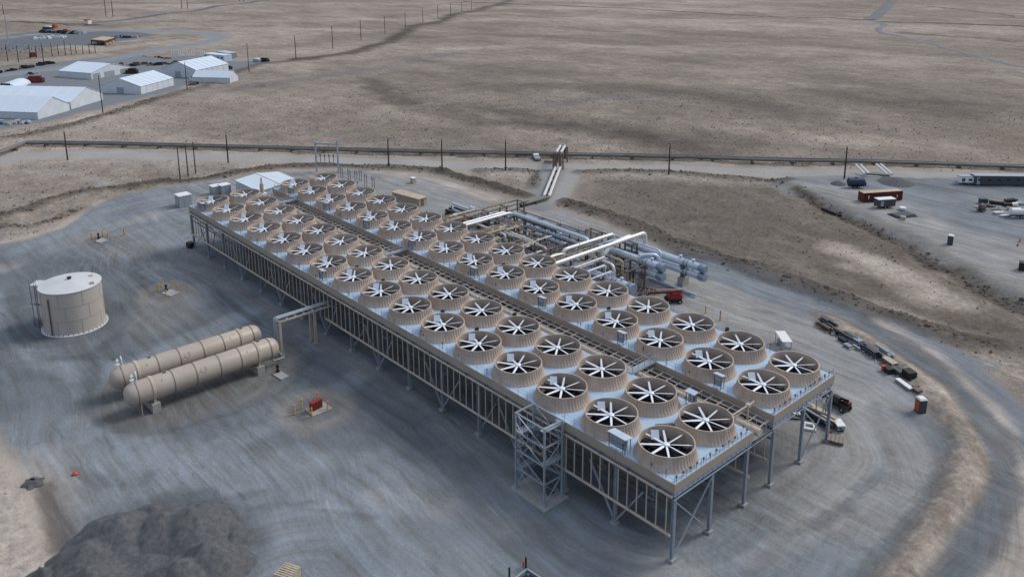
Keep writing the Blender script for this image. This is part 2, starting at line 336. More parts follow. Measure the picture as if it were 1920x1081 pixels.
w = np.clip(ss(dpad, -.6, .8), 0, 1)[..., None]; col = col*(1-w)+gcol*w
mix(gravB*1.12*(.92+.2*n2), ss(pdist(X, Y, W2([(1330, 560), (1430, 620), (1530, 700), (1610, 800), (1610, 900)]))+JX, 20, 6)*.8*ss(dpad, 0, 2))
mix(grav*.95, ss(pdist(X, Y, W2([(1300, 492), (1400, 520), (1480, 553), (1560, 578), (1650, 612), (1740, 664), (1805, 724), (1860, 795), (1902, 870), (1915, 960), (1885, 1081), (1840, 1180)]))+JX*.4, 7.5, 6)*.92)
mix(gravB*1.1*(.9+.25*n2), ss(drp, -.5, 1.5))
lane = ss(pdist(X, Y, W2([(1480, 322), (1600, 332), (1700, 350), (1790, 385), (1860, 420), (1960, 440)])), 15, 7); mix(grav*.98, lane*ss(drp, 0, 2)*.9)
lane = ss(pdist(X, Y, W2([(1720, 340), (1800, 350), (1950, 360)])), 12, 6); mix(grav*.85, lane*ss(drp, 0, 2)*.9)
mix(colr((.225, .222, .218)), ss(-drp, -1.5, 0)*ss(-drp, 7.5, 5.5)*ss(pdist(X, Y, W2([(1490, 345), (1560, 375), (1640, 410), (1740, 458), (1830, 515), (1930, 560)])), 16, 10)*.95)
mix(gravB*.98*(.85+.3*n2), ss(dco, -.6, 1)); mix(roadc, ss(pdist(X, Y, W2([(1078, 318), (1065, 345), (1045, 378)])), 3.4, 1.6)*.7)
mix(grav*.92, ss(dyd, -1, 2)); mix(grav*.72, ss(dy2, -2, 3)); mix(grav*1.15, ss(dyr, -1, 1.5))
mix(tanc*.9, ss(pdist(X, Y, W2([(130, 88), (200, 92), (270, 84), (330, 76)])), 13, 6)*.7)
mix(tanc*.85, ss(pdist(X, Y, W2([(0, 118), (100, 112), (180, 103)])), 16, 8)*.7)
mix(tanc*.9, ss(pdist(X, Y, W2([(150, 150), (260, 135), (330, 130)])), 3, 1)*.3)
mix(grav*.9, ss(dsp, -.5, .8)*.8)
mix(colr((.300, .262, .228))*(.66+.6*n2), ss(disl, -.4, .5)); mix(darks*1.5, ss(disl, -1.6, -.3)*ss(disl, .9, .1)*.55*(.4+n2[..., 0]))
jl = JX*.9+(fbm(X*.9, Y*.9, 2, 19)-.5)*1.6
for pts, wd, c_, st in [
    ([(-60, 520), (0, 600), (60, 668), (150, 700), (250, 688), (330, 650), (420, 608), (520, 556), (600, 540)], 3.4, grav*1.22, .6),
    ([(150, 790), (200, 838), (300, 850), (430, 832), (560, 775), (650, 722), (720, 668), (700, 620)], 2.6, grav*1.22, .55),
    ([(0, 505), (100, 468), (200, 428), (300, 398), (420, 362), (480, 345)], 3.2, roadc*.92, .5),
    ([(-20, 800), (60, 850), (180, 872), (400, 868), (640, 860), (900, 905), (1200, 1010), (1350, 1060)], 3.0, grav*1.22, .5),
    ([(250, 480), (400, 520), (540, 600), (700, 700), (850, 800), (960, 900)], 2.2, roadc*.85, .35),
    ([(700, 930), (900, 960), (1100, 1030), (1300, 1075)], 2.6, roadc*.88, .4),
    ([(1345, 560), (1480, 650), (1590, 760), (1630, 860), (1570, 960), (1430, 1050)], 2.4, roadc*.9, .45),
    ([(1290, 530), (1420, 600), (1540, 700)], 1.8, roadc*.9, .4),
    ([(20, 560), (40, 640), (90, 672), (170, 668), (225, 625), (225, 570)], 1.6, grav*.50, .6),
    ([(175, 690), (172, 760), (215, 802), (320, 806), (450, 770), (560, 712), (575, 668)], 1.5, grav*.52, .65),
    ([(195, 462), (240, 470), (285, 484), (250, 492), (200, 480)], 2.0, grav*.58, .6),
    ([(240, 500), (270, 530), (275, 552)], 1.2, grav*.5, .7),
    ([(1080, 918), (1130, 935), (1200, 975), (1260, 1010)], 1.3, grav*.55, .5),
    ([(540, 790), (600, 800), (660, 780), (690, 750)], 1.0, grav*.6, .5),
    ([(430, 640), (470, 662), (540, 690), (600, 720), (620, 745)], 1.0, grav*.55, .5),
    ([(1690, 775), (1740, 800), (1772, 850), (1765, 900), (1720, 960), (1640, 1040), (1600, 1081)], 1.1, grav*.6, .55),
    ([(1500, 1000), (1600, 940), (1660, 880), (1672, 820), (1640, 760)], .8, grav*.6, .45),
    ([(95, 925), (125, 960), (128, 1010), (150, 1040)], 2.0, grav*.55, .7),
    ([(140, 880), (200, 905), (260, 915)], 1.8, grav*.6, .5)]:
    mix(c_, ss(pdist(X, Y, W2(pts))+jl, wd*1.25, wd*.45)*st*(.6+.8*n2[..., 0])*ss(dpad, 0, 1))
for k in range(11):        # scraper marks fanning out behind the gravel heap
    a_ = G(180+k*42, 948+6*math.sin(k)); b_ = G(235+k*52, 880+k*9+10*math.cos(k*2.1)); mix(grav*(.62 if k % 2 else 1.18), ss(pdist(X, Y, np.array([a_[:2], b_[:2]]))+jl*.25, .9, .2)*.5)
mix(grav*.60, ss(DPILE+JX*.16, 1.45, .85)*.85)
for k in wells: mix(colr((.215, .205, .195)), ss(np.hypot(X-k[0], Y-k[1])+JX, 8, 5)*.85); mix(grav*.62, ss(np.hypot(X-k[0], Y-k[1])+JX*.5, 4.6, 3.6)*.7)
mix(grav*.80, ss(pdist(X, Y, W2([(60, 480), (140, 470), (230, 465), (270, 478)])), 9, 3)*.55)
mix(grav*.74, ss(pdist(X, Y, W2([(200, 463), (260, 470), (290, 482)])), 5, 2)*.6)
mix(grav*.80, ss(pdist(X, Y, W2([(1705, 780), (1750, 800), (1765, 830)])), 3.2, 1.4)*.6)
for cx_, cy_, r_ in ((113.5, 37.5, 9), (76, 28, 12)):
    mix((grav if r_ == 9 else gravB)*.62, ss(np.hypot((X-cx_), (Y-cy_)*(1 if r_ == 9 else .72))+JX, r_+2.0, r_-1.0)*.9)
mix(gravB*.86, ss(np.hypot(X-74, (Y-18)*.8)+JX, 7, 4)*.5)
mix(gravB*1.0, ss(pdist(X, Y, W2([(230, 470), (330, 470), (400, 500), (300, 600)])), 9, 3)*.45)
mix(colr((.13, .13, .135)), ss(pdist(X, Y, W2([(1100, 300), (1100, 300.5)])), 1, 0))
mix(tanc*.95, ss(sdist(X, Y, W2([(-300, 1300), (-200, 760), (-30, 800), (20, 862), (60, 925), (85, 985), (96, 1020), (180, 1140), (250, 1300)]))+JX*.7, -1, 1.2)*.9)
mix(colr((.20, .20, .20))*.8, ss(np.hypot(X-G(60, 905)[0], Y-G(60, 905)[1])+JX*.6, 3.2, 1.6)*.85)
for pts, wd, st in pale: mix(tanc*1.02 if st > .45 else roadc, st*ss(pdist(X, Y, W2(pts))+JX*.8, wd*1.3, wd*.2)*(.45+.75*n2[..., 0]))
onpad = ss(np.maximum(dpad, drp), 0, 1)
for pts, wd, st, hh in dark_lines:
    k = ss(pdist(X, Y, W2(pts))+JX*.45+(n2[..., 0]-.5)*wd*1.5, wd*1.9, wd*.8); mix(darks if hh else grav*.62, np.clip(k*st*(.85+.7*n2[..., 0]), 0, .95))
    Z = Z+k*hh
# streaks left by graders and tyres: two flow coordinates
bx, by = 67.5, -15.0; qx = np.abs(X-bx)-60; qy = np.abs(Y-by)-8
dr = np.hypot(np.maximum(qx, 0), np.maximum(qy, 0))+np.minimum(np.maximum(qx, qy), 0); 
dr = dr+(fbm(X*.018, Y*.018, 2, 77)-.5)*22+(fbm(X*.06, Y*.06, 2, 78)-.5)*4
ang = np.arctan2(Y-by, (X-bx)*.45)
cs = [(113.5, 37.5), (76, 28), (40, 60), (20, 40)]
dd = np.stack([np.hypot(X-a, Y-b) for a, b in cs]); dn = dd.min(0); ai = dd.argmin(0)
ang2 = np.arctan2(Y-np.array(cs)[ai, 1], X-np.array(cs)[ai, 0])
fw1 = ss(onpad, .2, .8); fw2 = ss(dn+JX*2, 26, 10)
trk = np.zeros(X.shape)
def build_ground():
    nx, ny = X.shape; idx = np.arange(nx*ny).reshape(nx, ny)
    q = np.stack([idx[:-1, :-1], idx[1:, :-1], idx[1:, 1:], idx[:-1, 1:]], -1).reshape(-1, 4)
    xc = (X[:-1, :-1]+X[1:, 1:]).ravel()/2
    cen = lambda A: ((A[:-1, :-1]+A[1:, 1:])/2).ravel()
    cls = np.zeros(len(q), int)
    cls[(cen(dmr) > 0) | (cen(dyr) > 0)] = 2
    cls[(cen(np.maximum.reduce([drp, dco, dyd, dy2])) > 0)] = 3
    cls[cen(dpad) > 0] = 1; cls[cen(disl) > 0] = 0
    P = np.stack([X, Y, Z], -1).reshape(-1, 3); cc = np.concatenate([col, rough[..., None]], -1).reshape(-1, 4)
    f1 = np.stack([dr, ang*40, fw1], -1).reshape(-1, 3); f2 = np.stack([dn, ang2*12, fw2], -1).reshape(-1, 3)
    for k, nm in enumerate(('ground', 'gravel_pad', 'road', 'gravel_yard')):
        qq = q[cls == k]
        if not len(qq): continue
        used, inv = np.unique(qq, return_inverse=True); me = bpy.data.meshes.new(nm)
        me.vertices.add(len(used)); me.vertices.foreach_set('co', P[used].astype(np.float32).ravel())
        me.loops.add(len(qq)*4); me.loops.foreach_set('vertex_index', inv.astype(np.int32).ravel())
        me.polygons.add(len(qq)); me.polygons.foreach_set('loop_start', np.arange(0, len(qq)*4, 4, dtype=np.int32)); me.polygons.foreach_set('loop_total', np.full(len(qq), 4, np.int32))
        me.polygons.foreach_set('use_smooth', np.ones(len(qq), bool)); me.update(calc_edges=True)
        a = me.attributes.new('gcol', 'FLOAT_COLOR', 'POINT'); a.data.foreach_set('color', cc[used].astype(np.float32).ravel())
        a = me.attributes.new('flow', 'FLOAT_VECTOR', 'POINT'); a.data.foreach_set('vector', f1[used].astype(np.float32).ravel())
        a = me.attributes.new('flowb', 'FLOAT_VECTOR', 'POINT'); a.data.foreach_set('vector', f2[used].astype(np.float32).ravel())
        me.materials.append(GM); o = bpy.data.objects.new(nm, me); C.objects.link(o); tag(o, {'ground': 'brown desert scrub plain around the plant', 'gravel_pad': 'blue grey gravel pad under the condensers', 'road': 'pale graded dirt road', 'gravel_yard': 'gravel yard'}[nm], None, None, 'structure')
def ground_material():
    m = bpy.data.materials.new('ground_soil'); m.use_nodes = True; n = m.node_tree.nodes; l = m.node_tree.links; b = n['Principled BSDF']
    b.inputs['Roughness'].default_value = .95; b.inputs['Specular IOR Level'].default_value = .12
    A = lambda s: (lambda x: (setattr(x, 'attribute_name', s), x)[1])(n.new('ShaderNodeAttribute'))
    gc, f1, f2 = A('gcol'), A('flow'), A('flowb'); tc = n.new('ShaderNodeTexCoord')
    def noise(vec, sc, det=5, ro=.6):
        z = n.new('ShaderNodeTexNoise'); z.inputs['Scale'].default_value = sc; z.inputs['Detail'].default_value = det; z.inputs['Roughness'].default_value = ro; l.new(vec, z.inputs['Vector']); return z.outputs['Fac']
    def mul(vec, s):
        z = n.new('ShaderNodeVectorMath'); z.operation = 'MULTIPLY'; l.new(vec, z.inputs[0]); z.inputs[1].default_value = s; return z.outputs[0]
    def mth(op, a, c, cl=False):
        z = n.new('ShaderNodeMath'); z.operation = op; z.use_clamp = cl
        for i, v in enumerate((a, c)):
            if isinstance(v, (int, float)): z.inputs[i].default_value = v
            else: l.new(v, z.inputs[i])
        return z.outputs[0]
    def rng_(v, a, c, d, e):
        z = n.new('ShaderNodeMapRange'); l.new(v, z.inputs[0])
        for i, q in enumerate((a, c, d, e)): z.inputs[i+1].default_value = q
        return z.outputs[0]
    wob = n.new('ShaderNodeTexNoise'); wob.inputs['Scale'].default_value = .06; wob.inputs['Detail'].default_value = 3; l.new(tc.outputs['Object'], wob.inputs['Vector'])
    wv = mul(wob.outputs['Color'], (2.6, 1.2, 0))
    add = n.new('ShaderNodeVectorMath'); add.operation = 'ADD'; l.new(mul(f1.outputs['Vector'], (1.0, .045, 0)), add.inputs[0]); l.new(wv, add.inputs[1])
    mp = n.new('ShaderNodeMapping'); mp.inputs['Rotation'].default_value = (0, 0, .55); mp.inputs['Scale'].default_value = (.06, 1, 1); l.new(tc.outputs['Object'], mp.inputs[0])
    ad3 = n.new('ShaderNodeVectorMath'); ad3.operation = 'ADD'; l.new(mp.outputs[0], ad3.inputs[0]); l.new(mul(wob.outputs['Color'], (1, 3.5, 0)), ad3.inputs[1]); ad3v = ad3.outputs[0]
    s1 = noise(add.outputs[0], .55, 6, .68); s1b = noise(add.outputs[0], 2.3, 3, .6)
    add2 = n.new('ShaderNodeVectorMath'); add2.operation = 'ADD'; l.new(mul(f2.outputs['Vector'], (1.0, .05, 0)), add2.inputs[0]); l.new(mul(wob.outputs['Color'], (2, 1, 0)), add2.inputs[1])
    s2 = noise(add2.outputs[0], .7, 6, .65)
    s3 = noise(ad3.outputs[0], .6, 5, .62)
    sep1 = n.new('ShaderNodeSeparateXYZ'); l.new(f1.outputs['Vector'], sep1.inputs[0]); sep2 = n.new('ShaderNodeSeparateXYZ'); l.new(f2.outputs['Vector'], sep2.inputs[0])
    mx = n.new('ShaderNodeMix'); l.new(sep2.outputs[2], mx.inputs[0]); l.new(s1, mx.inputs[2]); l.new(s2, mx.inputs[3])
    sel = rng_(noise(tc.outputs['Object'], .035, 3), .42, .54, .15, .95); mx2 = n.new('ShaderNodeMix'); l.new(sel, mx2.inputs[0]); l.new(mx.outputs[0], mx2.inputs[2]); l.new(s3, mx2.inputs[3])
    st = rng_(mx2.outputs[0], .30, .72, .70, 1.27); stb = rng_(s1b, .3, .7, .93, 1.07)
    pat = rng_(noise(tc.outputs['Object'], .11, 5, .62), .33, .67, .84, 1.14); st = mth('MULTIPLY', st, pat); st = mth('MULTIPLY', st, stb)
    def tracks(vec, sc, lo, hi, dark):
        z = noise(vec, sc, 2, .5); d = mth('ABSOLUTE', mth('SUBTRACT', z, .5), 0); msk = rng_(noise(tc.outputs['Object'], .045 if dark < 1 else .06, 3), .45, .6, 0, 1)
        ln = rng_(d, lo, hi, 1, 0); return mth('ADD', mth('MULTIPLY', mth('MULTIPLY', ln, msk), dark-1), 1)
    st = mth('MULTIPLY', st, tracks(add.outputs[0], .42, .004, .014, .78)); st = mth('MULTIPLY', st, tracks(add.outputs[0], .75, .004, .016, 1.22)); st = mth('MULTIPLY', st, tracks(ad3v, .5, .003, .012, .76))
    stm = n.new('ShaderNodeMix'); l.new(sep1.outputs[2], stm.inputs[0]); stm.inputs[2].default_value = 1; l.new(st, stm.inputs[3])
    # scrub speckle, grain getting coarser as seen from afar
    g1 = noise(tc.outputs['Object'], .9, 4, .7); g2 = noise(tc.outputs['Object'], .16, 6, .7)
    mp4 = n.new('ShaderNodeMapping'); mp4.inputs['Rotation'].default_value = (0, 0, -.64); mp4.inputs['Scale'].default_value = (.28, 1, 1); l.new(tc.outputs['Object'], mp4.inputs[0]); g3 = noise(mp4.outputs[0], .035, 7, .68)
    sp = mth('MULTIPLY', rng_(g1, .32, .68, .68, 1.24), rng_(g2, .3, .7, .82, 1.18)); sp = mth('MULTIPLY', sp, rng_(g3, .32, .68, .80, 1.20))
    spm = n.new('ShaderNodeMix'); l.new(gc.outputs['Alpha'], spm.inputs[0]); spm.inputs[2].default_value = 1; l.new(sp, spm.inputs[3])
    fine = mth('MULTIPLY', rng_(noise(tc.outputs['Object'], 1.7, 5, .7), .3, .7, .90, 1.10), rng_(noise(tc.outputs['Object'], 5.5, 4, .75), .32, .68, .84, 1.16))
    tot = mth('MULTIPLY', mth('MULTIPLY', stm.outputs[0], spm.outputs[0]), fine)
    # warm or cool dust tint drifting over the gravel
    tint = n.new('ShaderNodeMixRGB'); tint.inputs[1].default_value = (1.035, 1.0, .955, 1); tint.inputs[2].default_value = (.975, 1.0, 1.03, 1); l.new(rng_(mx2.outputs[0], .4, .6, 0, 1), tint.inputs[0])
    cm = n.new('ShaderNodeVectorMath'); cm.operation = 'SCALE'; l.new(gc.outputs['Color'], cm.inputs[0]); l.new(tot, cm.inputs[3])
    cm2 = n.new('ShaderNodeVectorMath'); cm2.operation = 'MULTIPLY'; l.new(cm.outputs[0], cm2.inputs[0]); l.new(tint.outputs[0], cm2.inputs[1])
    l.new(cm2.outputs[0], b.inputs['Base Color'])
    bp = n.new('ShaderNodeBump'); bp.inputs['Strength'].default_value = .55; bp.inputs['Distance'].default_value = .35
    l.new(mth('ADD', g1, mth('MULTIPLY', mx2.outputs[0], .6)), bp.inputs['Height']); l.new(bp.outputs[0], b.inputs['Normal'])
    return m
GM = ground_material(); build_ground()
def gz(x, y):
    i = int(np.clip(np.searchsorted(ax, x), 1, len(ax)-1)); j = int(np.clip(np.searchsorted(ay, y), 1, len(ay)-1)); return float(min(Z[i-1, j-1], Z[i, j], Z[i-1, j], Z[i, j-1]))
def gzi(x, y):
    i = int(np.clip(np.searchsorted(ax, x)-1, 0, len(ax)-2)); j = int(np.clip(np.searchsorted(ay, y)-1, 0, len(ay)-2))
    u = (x-ax[i])/(ax[i+1]-ax[i]); v = (y-ay[j])/(ay[j+1]-ay[j])
    return float((Z[i, j]*(1-u)+Z[i+1, j]*u)*(1-v)+(Z[i, j+1]*(1-u)+Z[i+1, j+1]*u)*v)
def GG(px, py):
    """ground point at a pixel, following the relief"""
    z = 0
    for _ in range(6): p = G(px, py, z); z = gzi(p[0], p[1])
    return (p[0], p[1], z)
# ribbons for the narrow far roads
def ribbon(name, px, w, label, c, shade=1.0):
    P = [Vector(GG(*p)) for p in px]; m = mat(name+'_dirt', tuple(k*shade for k in c), .95, 0, .12, .05)
    pts = []
    for a, b in zip(P[:-1], P[1:]):
        n = max(2, int((b-a).length/6))
        for k in range(n): pts.append(a.lerp(b, k/n))
    pts.append(P[-1]); mb = MB()
    vs = []; 
    for i, p in enumerate(pts):
        d = pts[min(i+1, len(pts)-1)]-pts[max(i-1, 0)]; s = Vector((-d.y, d.x, 0)).normalized()*(w/2*(.85+.3*random.random()))
        for k in (-1, -.5, 0, .5, 1): q = p+s*k; vs.append((q.x, q.y, gzi(q.x, q.y)+(.35 if abs(k) < 1 else -.5)))
    fs = [(i*5+k+1, i*5+k, i*5+5+k, i*5+6+k) for i in range(len(pts)-1) for k in range(4)]
    mb._a(vs, fs); o = mb.build(name, m, smooth=True); tag(o, label, None, None, 'structure')
ribbon('road', [(1690, -14), (1668, 6), (1648, 26), (1632, 37)], 18, 'grey road running to the upper edge on the far plain', (.155, .162, .17))
ribbon('road', [(1630, 38), (1655, 43), (1658, 48), (1646, 56), (1655, 63), (1700, 71), (1760, 86), (1830, 105), (1900, 123), (1980, 136)], 8, 'winding grey track crossing the far plain', (.19, .195, .20))
ribbon('road', [(870, 3), (1100, 13), (1300, 23), (1500, 33), (1620, 38)], 5, 'straight dark track on the far plain', (.13, .12, .115))
ribbon('road', [(1650, 41), (1760, 44), (1850, 47), (1960, 50)], 9, 'dark brush line beyond the winding track', (.10, .092, .086))
ribbon('road', [(125, 48), (160, 45), (240, 37), (340, 23), (400, 13), (480, 3), (540, -6)], 14, 'grey road leaving the substation over the plain', (.13, .135, .142))
ribbon('path', [(0, 20), (60, 17), (130, 12), (220, 4)], 6, 'faint track on the far plain', (.14, .125, .115))
ribbon('path', [(1740, 12), (1800, 18), (1860, 26), (1900, 31)], 6, 'faint dark track at the upper right', (.15, .135, .125))
# ------------------------------------------------------------------ the two condensers
RZ = 12.6; DZ = 10.75
def make_fan(off):
    n = 50*4
    prof = [(4.04, 10.76), (3.90, 10.92), (3.74, 11.15), (3.60, 11.45), (3.51, 11.75), (3.45, 12.1), (3.42, 12.38), (3.43, 12.46), (3.50, 12.48), (3.50, 12.6), (3.37, 12.6), (3.35, 12.3), (3.33, 11.6), (3.33, 10.3)]
    def rf(k, j): return .10 if (k % 4 in (0, 1)) and 1 <= j <= 6 else 0.0
    shroud = MB().lathe([(r, z) for r, z in prof], n=n, rf=rf, caps=False).build('fan_shroud', M['tan'], smooth=True)
    rt = MB()
    rt.lathe([(.02, .22), (.30, .2), (.42, .12), (.42, -.12), (.02, -.12)], (0, 0, 12.08), 20, caps=False)
    for k in range(8):
        a = math.radians(k*45); ca, sa = math.cos(a), math.sin(a); vs = []
        for r, w, tl in ((.38, .18, .40), (.9, .29, .30), (3.22, .24, .12)):
            for s in (-1, 1):
                y = s*w/2; z = s*w/2*math.tan(tl); 
                for dz in (-.02, .02): vs.append((r*ca-y*sa, r*sa+y*ca, 12.08-z+dz))
        fs = []
        for i in range(2): b = i*4; fs += [(b+1, b+3, b+7, b+5), (b, b+4, b+6, b+2), (b, b+1, b+5, b+4), (b+2, b+6, b+7, b+3)]
        fs += [(8, 9, 11, 10)]; rt._a(vs, fs)
    rotor = rt.build('fan_rotor', M['blade'], shroud)
    br = MB().box(-3.3, 3.3, -.14, .14, 11.35, 11.6).box(-3.3, 3.3, .5, .62, 11.4, 11.55).box(-3.3, 3.3, -.62, -.5, 11.4, 11.55).lathe([(.3, -.5), (.3, .3)], (0, 0, 11.65), 12)
    for y in (-2.2, -1.2, 1.2, 2.2): br.box(-2.6, 2.6, y-.05, y+.05, 10.9, 11.0)
    for x in (-2, -1, 1, 2): br.box(x-.05, x+.05, -2.9, 2.9, 11.0, 11.1)
    br.build('drive_beam', M['dark'], shroud)
    return shroud
def cover_plate(parent):
    b = MB(); c = Vector((2.05, -.35, 12.35)); a = Vector((-.67, -.74, 0))*.5; e = Vector((.30, -.27, .42)); t_ = Vector((-.02, .02, .03))
    b._a([c-a-e-t_, c+a-e-t_, c+a+e-t_, c-a+e-t_, c-a-e+t_, c+a-e+t_, c+a+e+t_, c-a+e+t_], [(3, 2, 1, 0), (4, 5, 6, 7), (0, 1, 5, 4), (1, 2, 6, 5), (2, 3, 7, 6), (3, 0, 4, 7)])
    b.bar(tuple(c-e*.5-Vector((0, 0, .03))), (2.5, -.6, 11.5), .08)
    return b.build('cover_plate', M['clad'], parent)
fan0 = None
def condenser(nm_label, x0, x1, y0, cols, legy, root_loc, rots):
    root = thing('air_cooled_condenser', nm_label, 'condenser', root_loc); o = root_loc
    global fan0
    ylo, yhi = y0
    def B(): return MB(o)
    # deck plate with a round opening under every fan
    d = B(); xs = [i*9.0 for i in range(16)]
    for ci, yc in enumerate(cols):
        ya, yb = (yc-4.075, yc+4.075)
        if abs(ya-ylo) < .6: ya = ylo
        if abs(yb-yhi) < .6: yb = yhi
        for i, xc in enumerate(xs):
            xa, xb = xc-4.5, xc+4.5
            if i == 0: xa = x0
            if i == 15: xb = x1
            an = sorted([2*math.pi*k/32 for k in range(32)]+[math.atan2(yy-yc, xx-xc) % (2*math.pi) for xx in (xa, xb) for yy in (ya, yb)])
            ri = []; ro = []
            for a in an:
                ca, sa = math.cos(a), math.sin(a); t = min((xb-xc)/ca if ca > 1e-9 else (xa-xc)/ca if ca < -1e-9 else 1e9, (yb-yc)/sa if sa > 1e-9 else (ya-yc)/sa if sa < -1e-9 else 1e9)
                ri.append((xc+3.6*ca, yc+3.6*sa, DZ)); ro.append((xc+t*ca, yc+t*sa, DZ))
            m = len(an); d._a(ri+ro, [(k, m+k, m+(k+1) % m, (k+1) % m) for k in range(m)])
    # skirt hidden inside the fascia
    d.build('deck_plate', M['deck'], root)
    # fascia in panels: thin joints between them
    f = B(); e = .09
    nseg = 16
    for i in range(nseg):
        xa = x0+(x1-x0)*i/nseg; xb = x0+(x1-x0)*(i+1)/nseg
        for s, yy in ((1, yhi), (-1, ylo)):
            ya, yb = (yy, yy+e) if s > 0 else (yy-e, yy); f.box(xa+.02, xb-.02, ya, yb, 9.62, DZ+.06)
    for s, xx in ((-1, x0), (1, x1)):
        xa, xb = (xx-e, xx) if s < 0 else (xx, xx+e); f.box(xa, xb, ylo-e, yhi+e, 9.62, DZ+.05)
    f.build('fascia_panel', M['fascia'], root)
    g = B(); g.box(x0+.12, x1-.12, yhi-.14, yhi-.06, 9.0, 9.9); g.box(x0+.12, x1-.12, ylo+.06, ylo+.14, 9.0, 9.9)
    g.box(x0+.02, x0+.1, ylo+.05, yhi-.05, 8.98, 9.9); g.box(x1-.1, x1-.02, ylo+.05, yhi-.05, 8.98, 9.9)
    k = ylo+.5
    while k < yhi: g.box(x0-.03, x0+.02, k, k+.06, 8.98, 9.61); k += 1.0
    g.box(x0-.02, x0+.12, ylo+.05, yhi-.05, 8.52, 8.64)
    g.build('edge_beam', mat('edge_beam_blue_grey', (.33, .41, .52), .5, .1, .08, .8), root)
    tb = B(); tb.box(x0+.3, x1-.3, ylo+.3, yhi-.3, 8.75, 9.55)
    tb.build('tube_bundle', M['tube'], root)
    # longitudinal trusses under the bundles
    for y in legy:
        t = B(); t.box(x0+.2, x1-.2, y-.1, y+.1, 8.35, 8.6)
        t.box(x0+.2, x1-.2, y-.08, y+.08, 6.9, 7.05)
        x = x0+.2; i = 0
        while x < x1-2.3:
            t.bar((x, y, 8.35 if i % 2 else 7.0), (x+2.25, y, 7.0 if i % 2 else 8.35), .1); x += 2.25; i += 1
        t.build('truss', M['steel_dk'], root)
    xl = [-4.15+9.0*i for i in range(17)]
    tr = B()
    for x in xl[1:-1]:
        tr.box(x-.1, x+.1, ylo+.4, yhi-.4, 8.64, 8.74)
    tr.build('cross_beam', M['steel_dk'], root)
    # legs with concrete footings
    lp = MB(); lp.box(-.2, .2, -.06, .06, .3, 8.35).box(-.2, -.15, -.2, .2, .3, 8.35).box(.15, .2, -.2, .2, .3, 8.35)
    leg0 = lp.build('leg', M['steel'], root)
    fb = MB().box(-.45, .45, -.45, .45, -.3, .36).build('footing', M['conc'], leg0)
    first = True
    for x in xl:
        for y in legy:
            p = (x-o[0], y-o[1], -o[2])
            if first: leg0.location = p; first = False
            else: dup(leg0, loc=p, parent=root)
    # V braces along the outer leg lines, every other frame; X braces across
    for y in (legy[0], legy[-1]):
        for i in range(1, 17, 2):
            b = B(); x = xl[i]
            for s in (-1, 1): b.bar((x+s*.1, y, .5), (x+s*4.4, y, 6.95), .2)
            b.build('brace', M['steel'], root)
    for i in range(0, 17, 4):
        x = xl[i]; a, c = (legy[0], legy[1]) if o[1] > -10 else (legy[1], legy[2])
        b = B(); b.bar((x+.05, a, 8.2), (x+.05, c, .5), .15); b.bar((x-.12, a, .5), (x-.12, c, 8.2), .15); b.build('brace', M['steel'], root)
    for i in range(2, 17, 4):
        b = B(); x = xl[i]; b.bar((x, legy[1], 4.5), (x, legy[2], 8.2), .12); b.bar((x, legy[0], 8.2), (x, legy[1], 4.5), .12); b.build('brace', M['steel'], root)
    # side header pipes with risers
    for s, y in ((1, yhi+.22), (-1, ylo-.22)):
        gap = (s < 0) == (o[1] > -10)
        if not gap: h = B(); h.tube([(x0+.1, y, 9.15), (x1-.1, y, 9.15)], .2, 12); h.build('upper_header_pipe', M['tanpipe'], root, True)
        h = B(); segs = [(x0+.2, 75.6), (79.4, x1)] if (s > 0 and o[1] > -10) else [(x0+.2, x1)]
        for a, c in segs: h.tube([(a, y, 3.9), (c, y, 3.9)], .19, 12)
        h.build('lower_header_pipe', M['tanpipe'], root, True)
        if s > 0 and o[1] > -10:
            r = MB(); r.tube([(0, 0, 4.0), (0, 0, 9.05)], .085, 8); r0 = r.build('riser_pipe', M['tanpipe'], root, True); q = 0
            for k in range(97):
                if q >= 96: break
                x = x0+.85+k*1.5
                if x > x1-.5: break
                p = (x-o[0], y-o[1], -o[2])
                if q == 0: r0.location = p
                else: dup(r0, loc=p, parent=root)
                q += 1
        else:
            h = B()
            x = x0+.85
            while x < x1: h.tube([(x, y, 4.0), (x, y, 9.05)], .085, 6); x += 1.5
            hh = h.build('riser_pipe', M['tanpipe'], root, True)
        if gap: continue
        # conduit run with small junction boxes just above the header pipe
        c = B(); c.box(x0+.2, x1, y+.02 if s > 0 else y-.1, y+.1 if s > 0 else y-.02, 9.42, 9.5)
        x = x0+2.2
        while x < x1: c.box(x, x+.25, y-.05, y+.15, 9.35, 9.6); x += 4.5
        c.build('conduit', M['steel_dk'], root)
    # louvre screen / inner bays seen between the risers
    # railing
    r = B(); zt = DZ+1.05
    for zz in (DZ+.55, zt):
        for a, c in (((x0+.1, yhi-.12, zz), (x1-.1, yhi-.12, zz)), ((x0+.1, ylo+.12, zz), (x1-.1, ylo+.12, zz)), ((x0+.12, ylo+.1, zz), (x0+.12, yhi-.1, zz)), ((x1-.12, ylo+.1, zz), (x1-.12, yhi-.1, zz))): r.bar(a, c, .035)
    x = x0+.12
    while x < x1: 
        for y in (ylo+.12, yhi-.12): r.bar((x, y, DZ), (x, y, zt), .045)
        x += 1.8
    y = ylo+.5
    while y < yhi:
        for xx in (x0+.12, x1-.12): r.bar((xx, y, DZ), (xx, y, zt), .05)
        y += .95
    r.build('railing', M['steel'], root)
    # small valves and light fittings along the edge
    for i in range(40):
        v = B()
        x = random.uniform(x0+1, x1-1); y = random.choice([yhi-.35, ylo+.35]); hgt = random.uniform(.5, 1.3); v.box(x, x+.14, y-.07, y+.07, DZ+hgt-.3, DZ+hgt); v.bar((x+.07, y, DZ), (x+.07, y, DZ+hgt), .06); v.build('edge_fitting', M['steel_dk'], root)
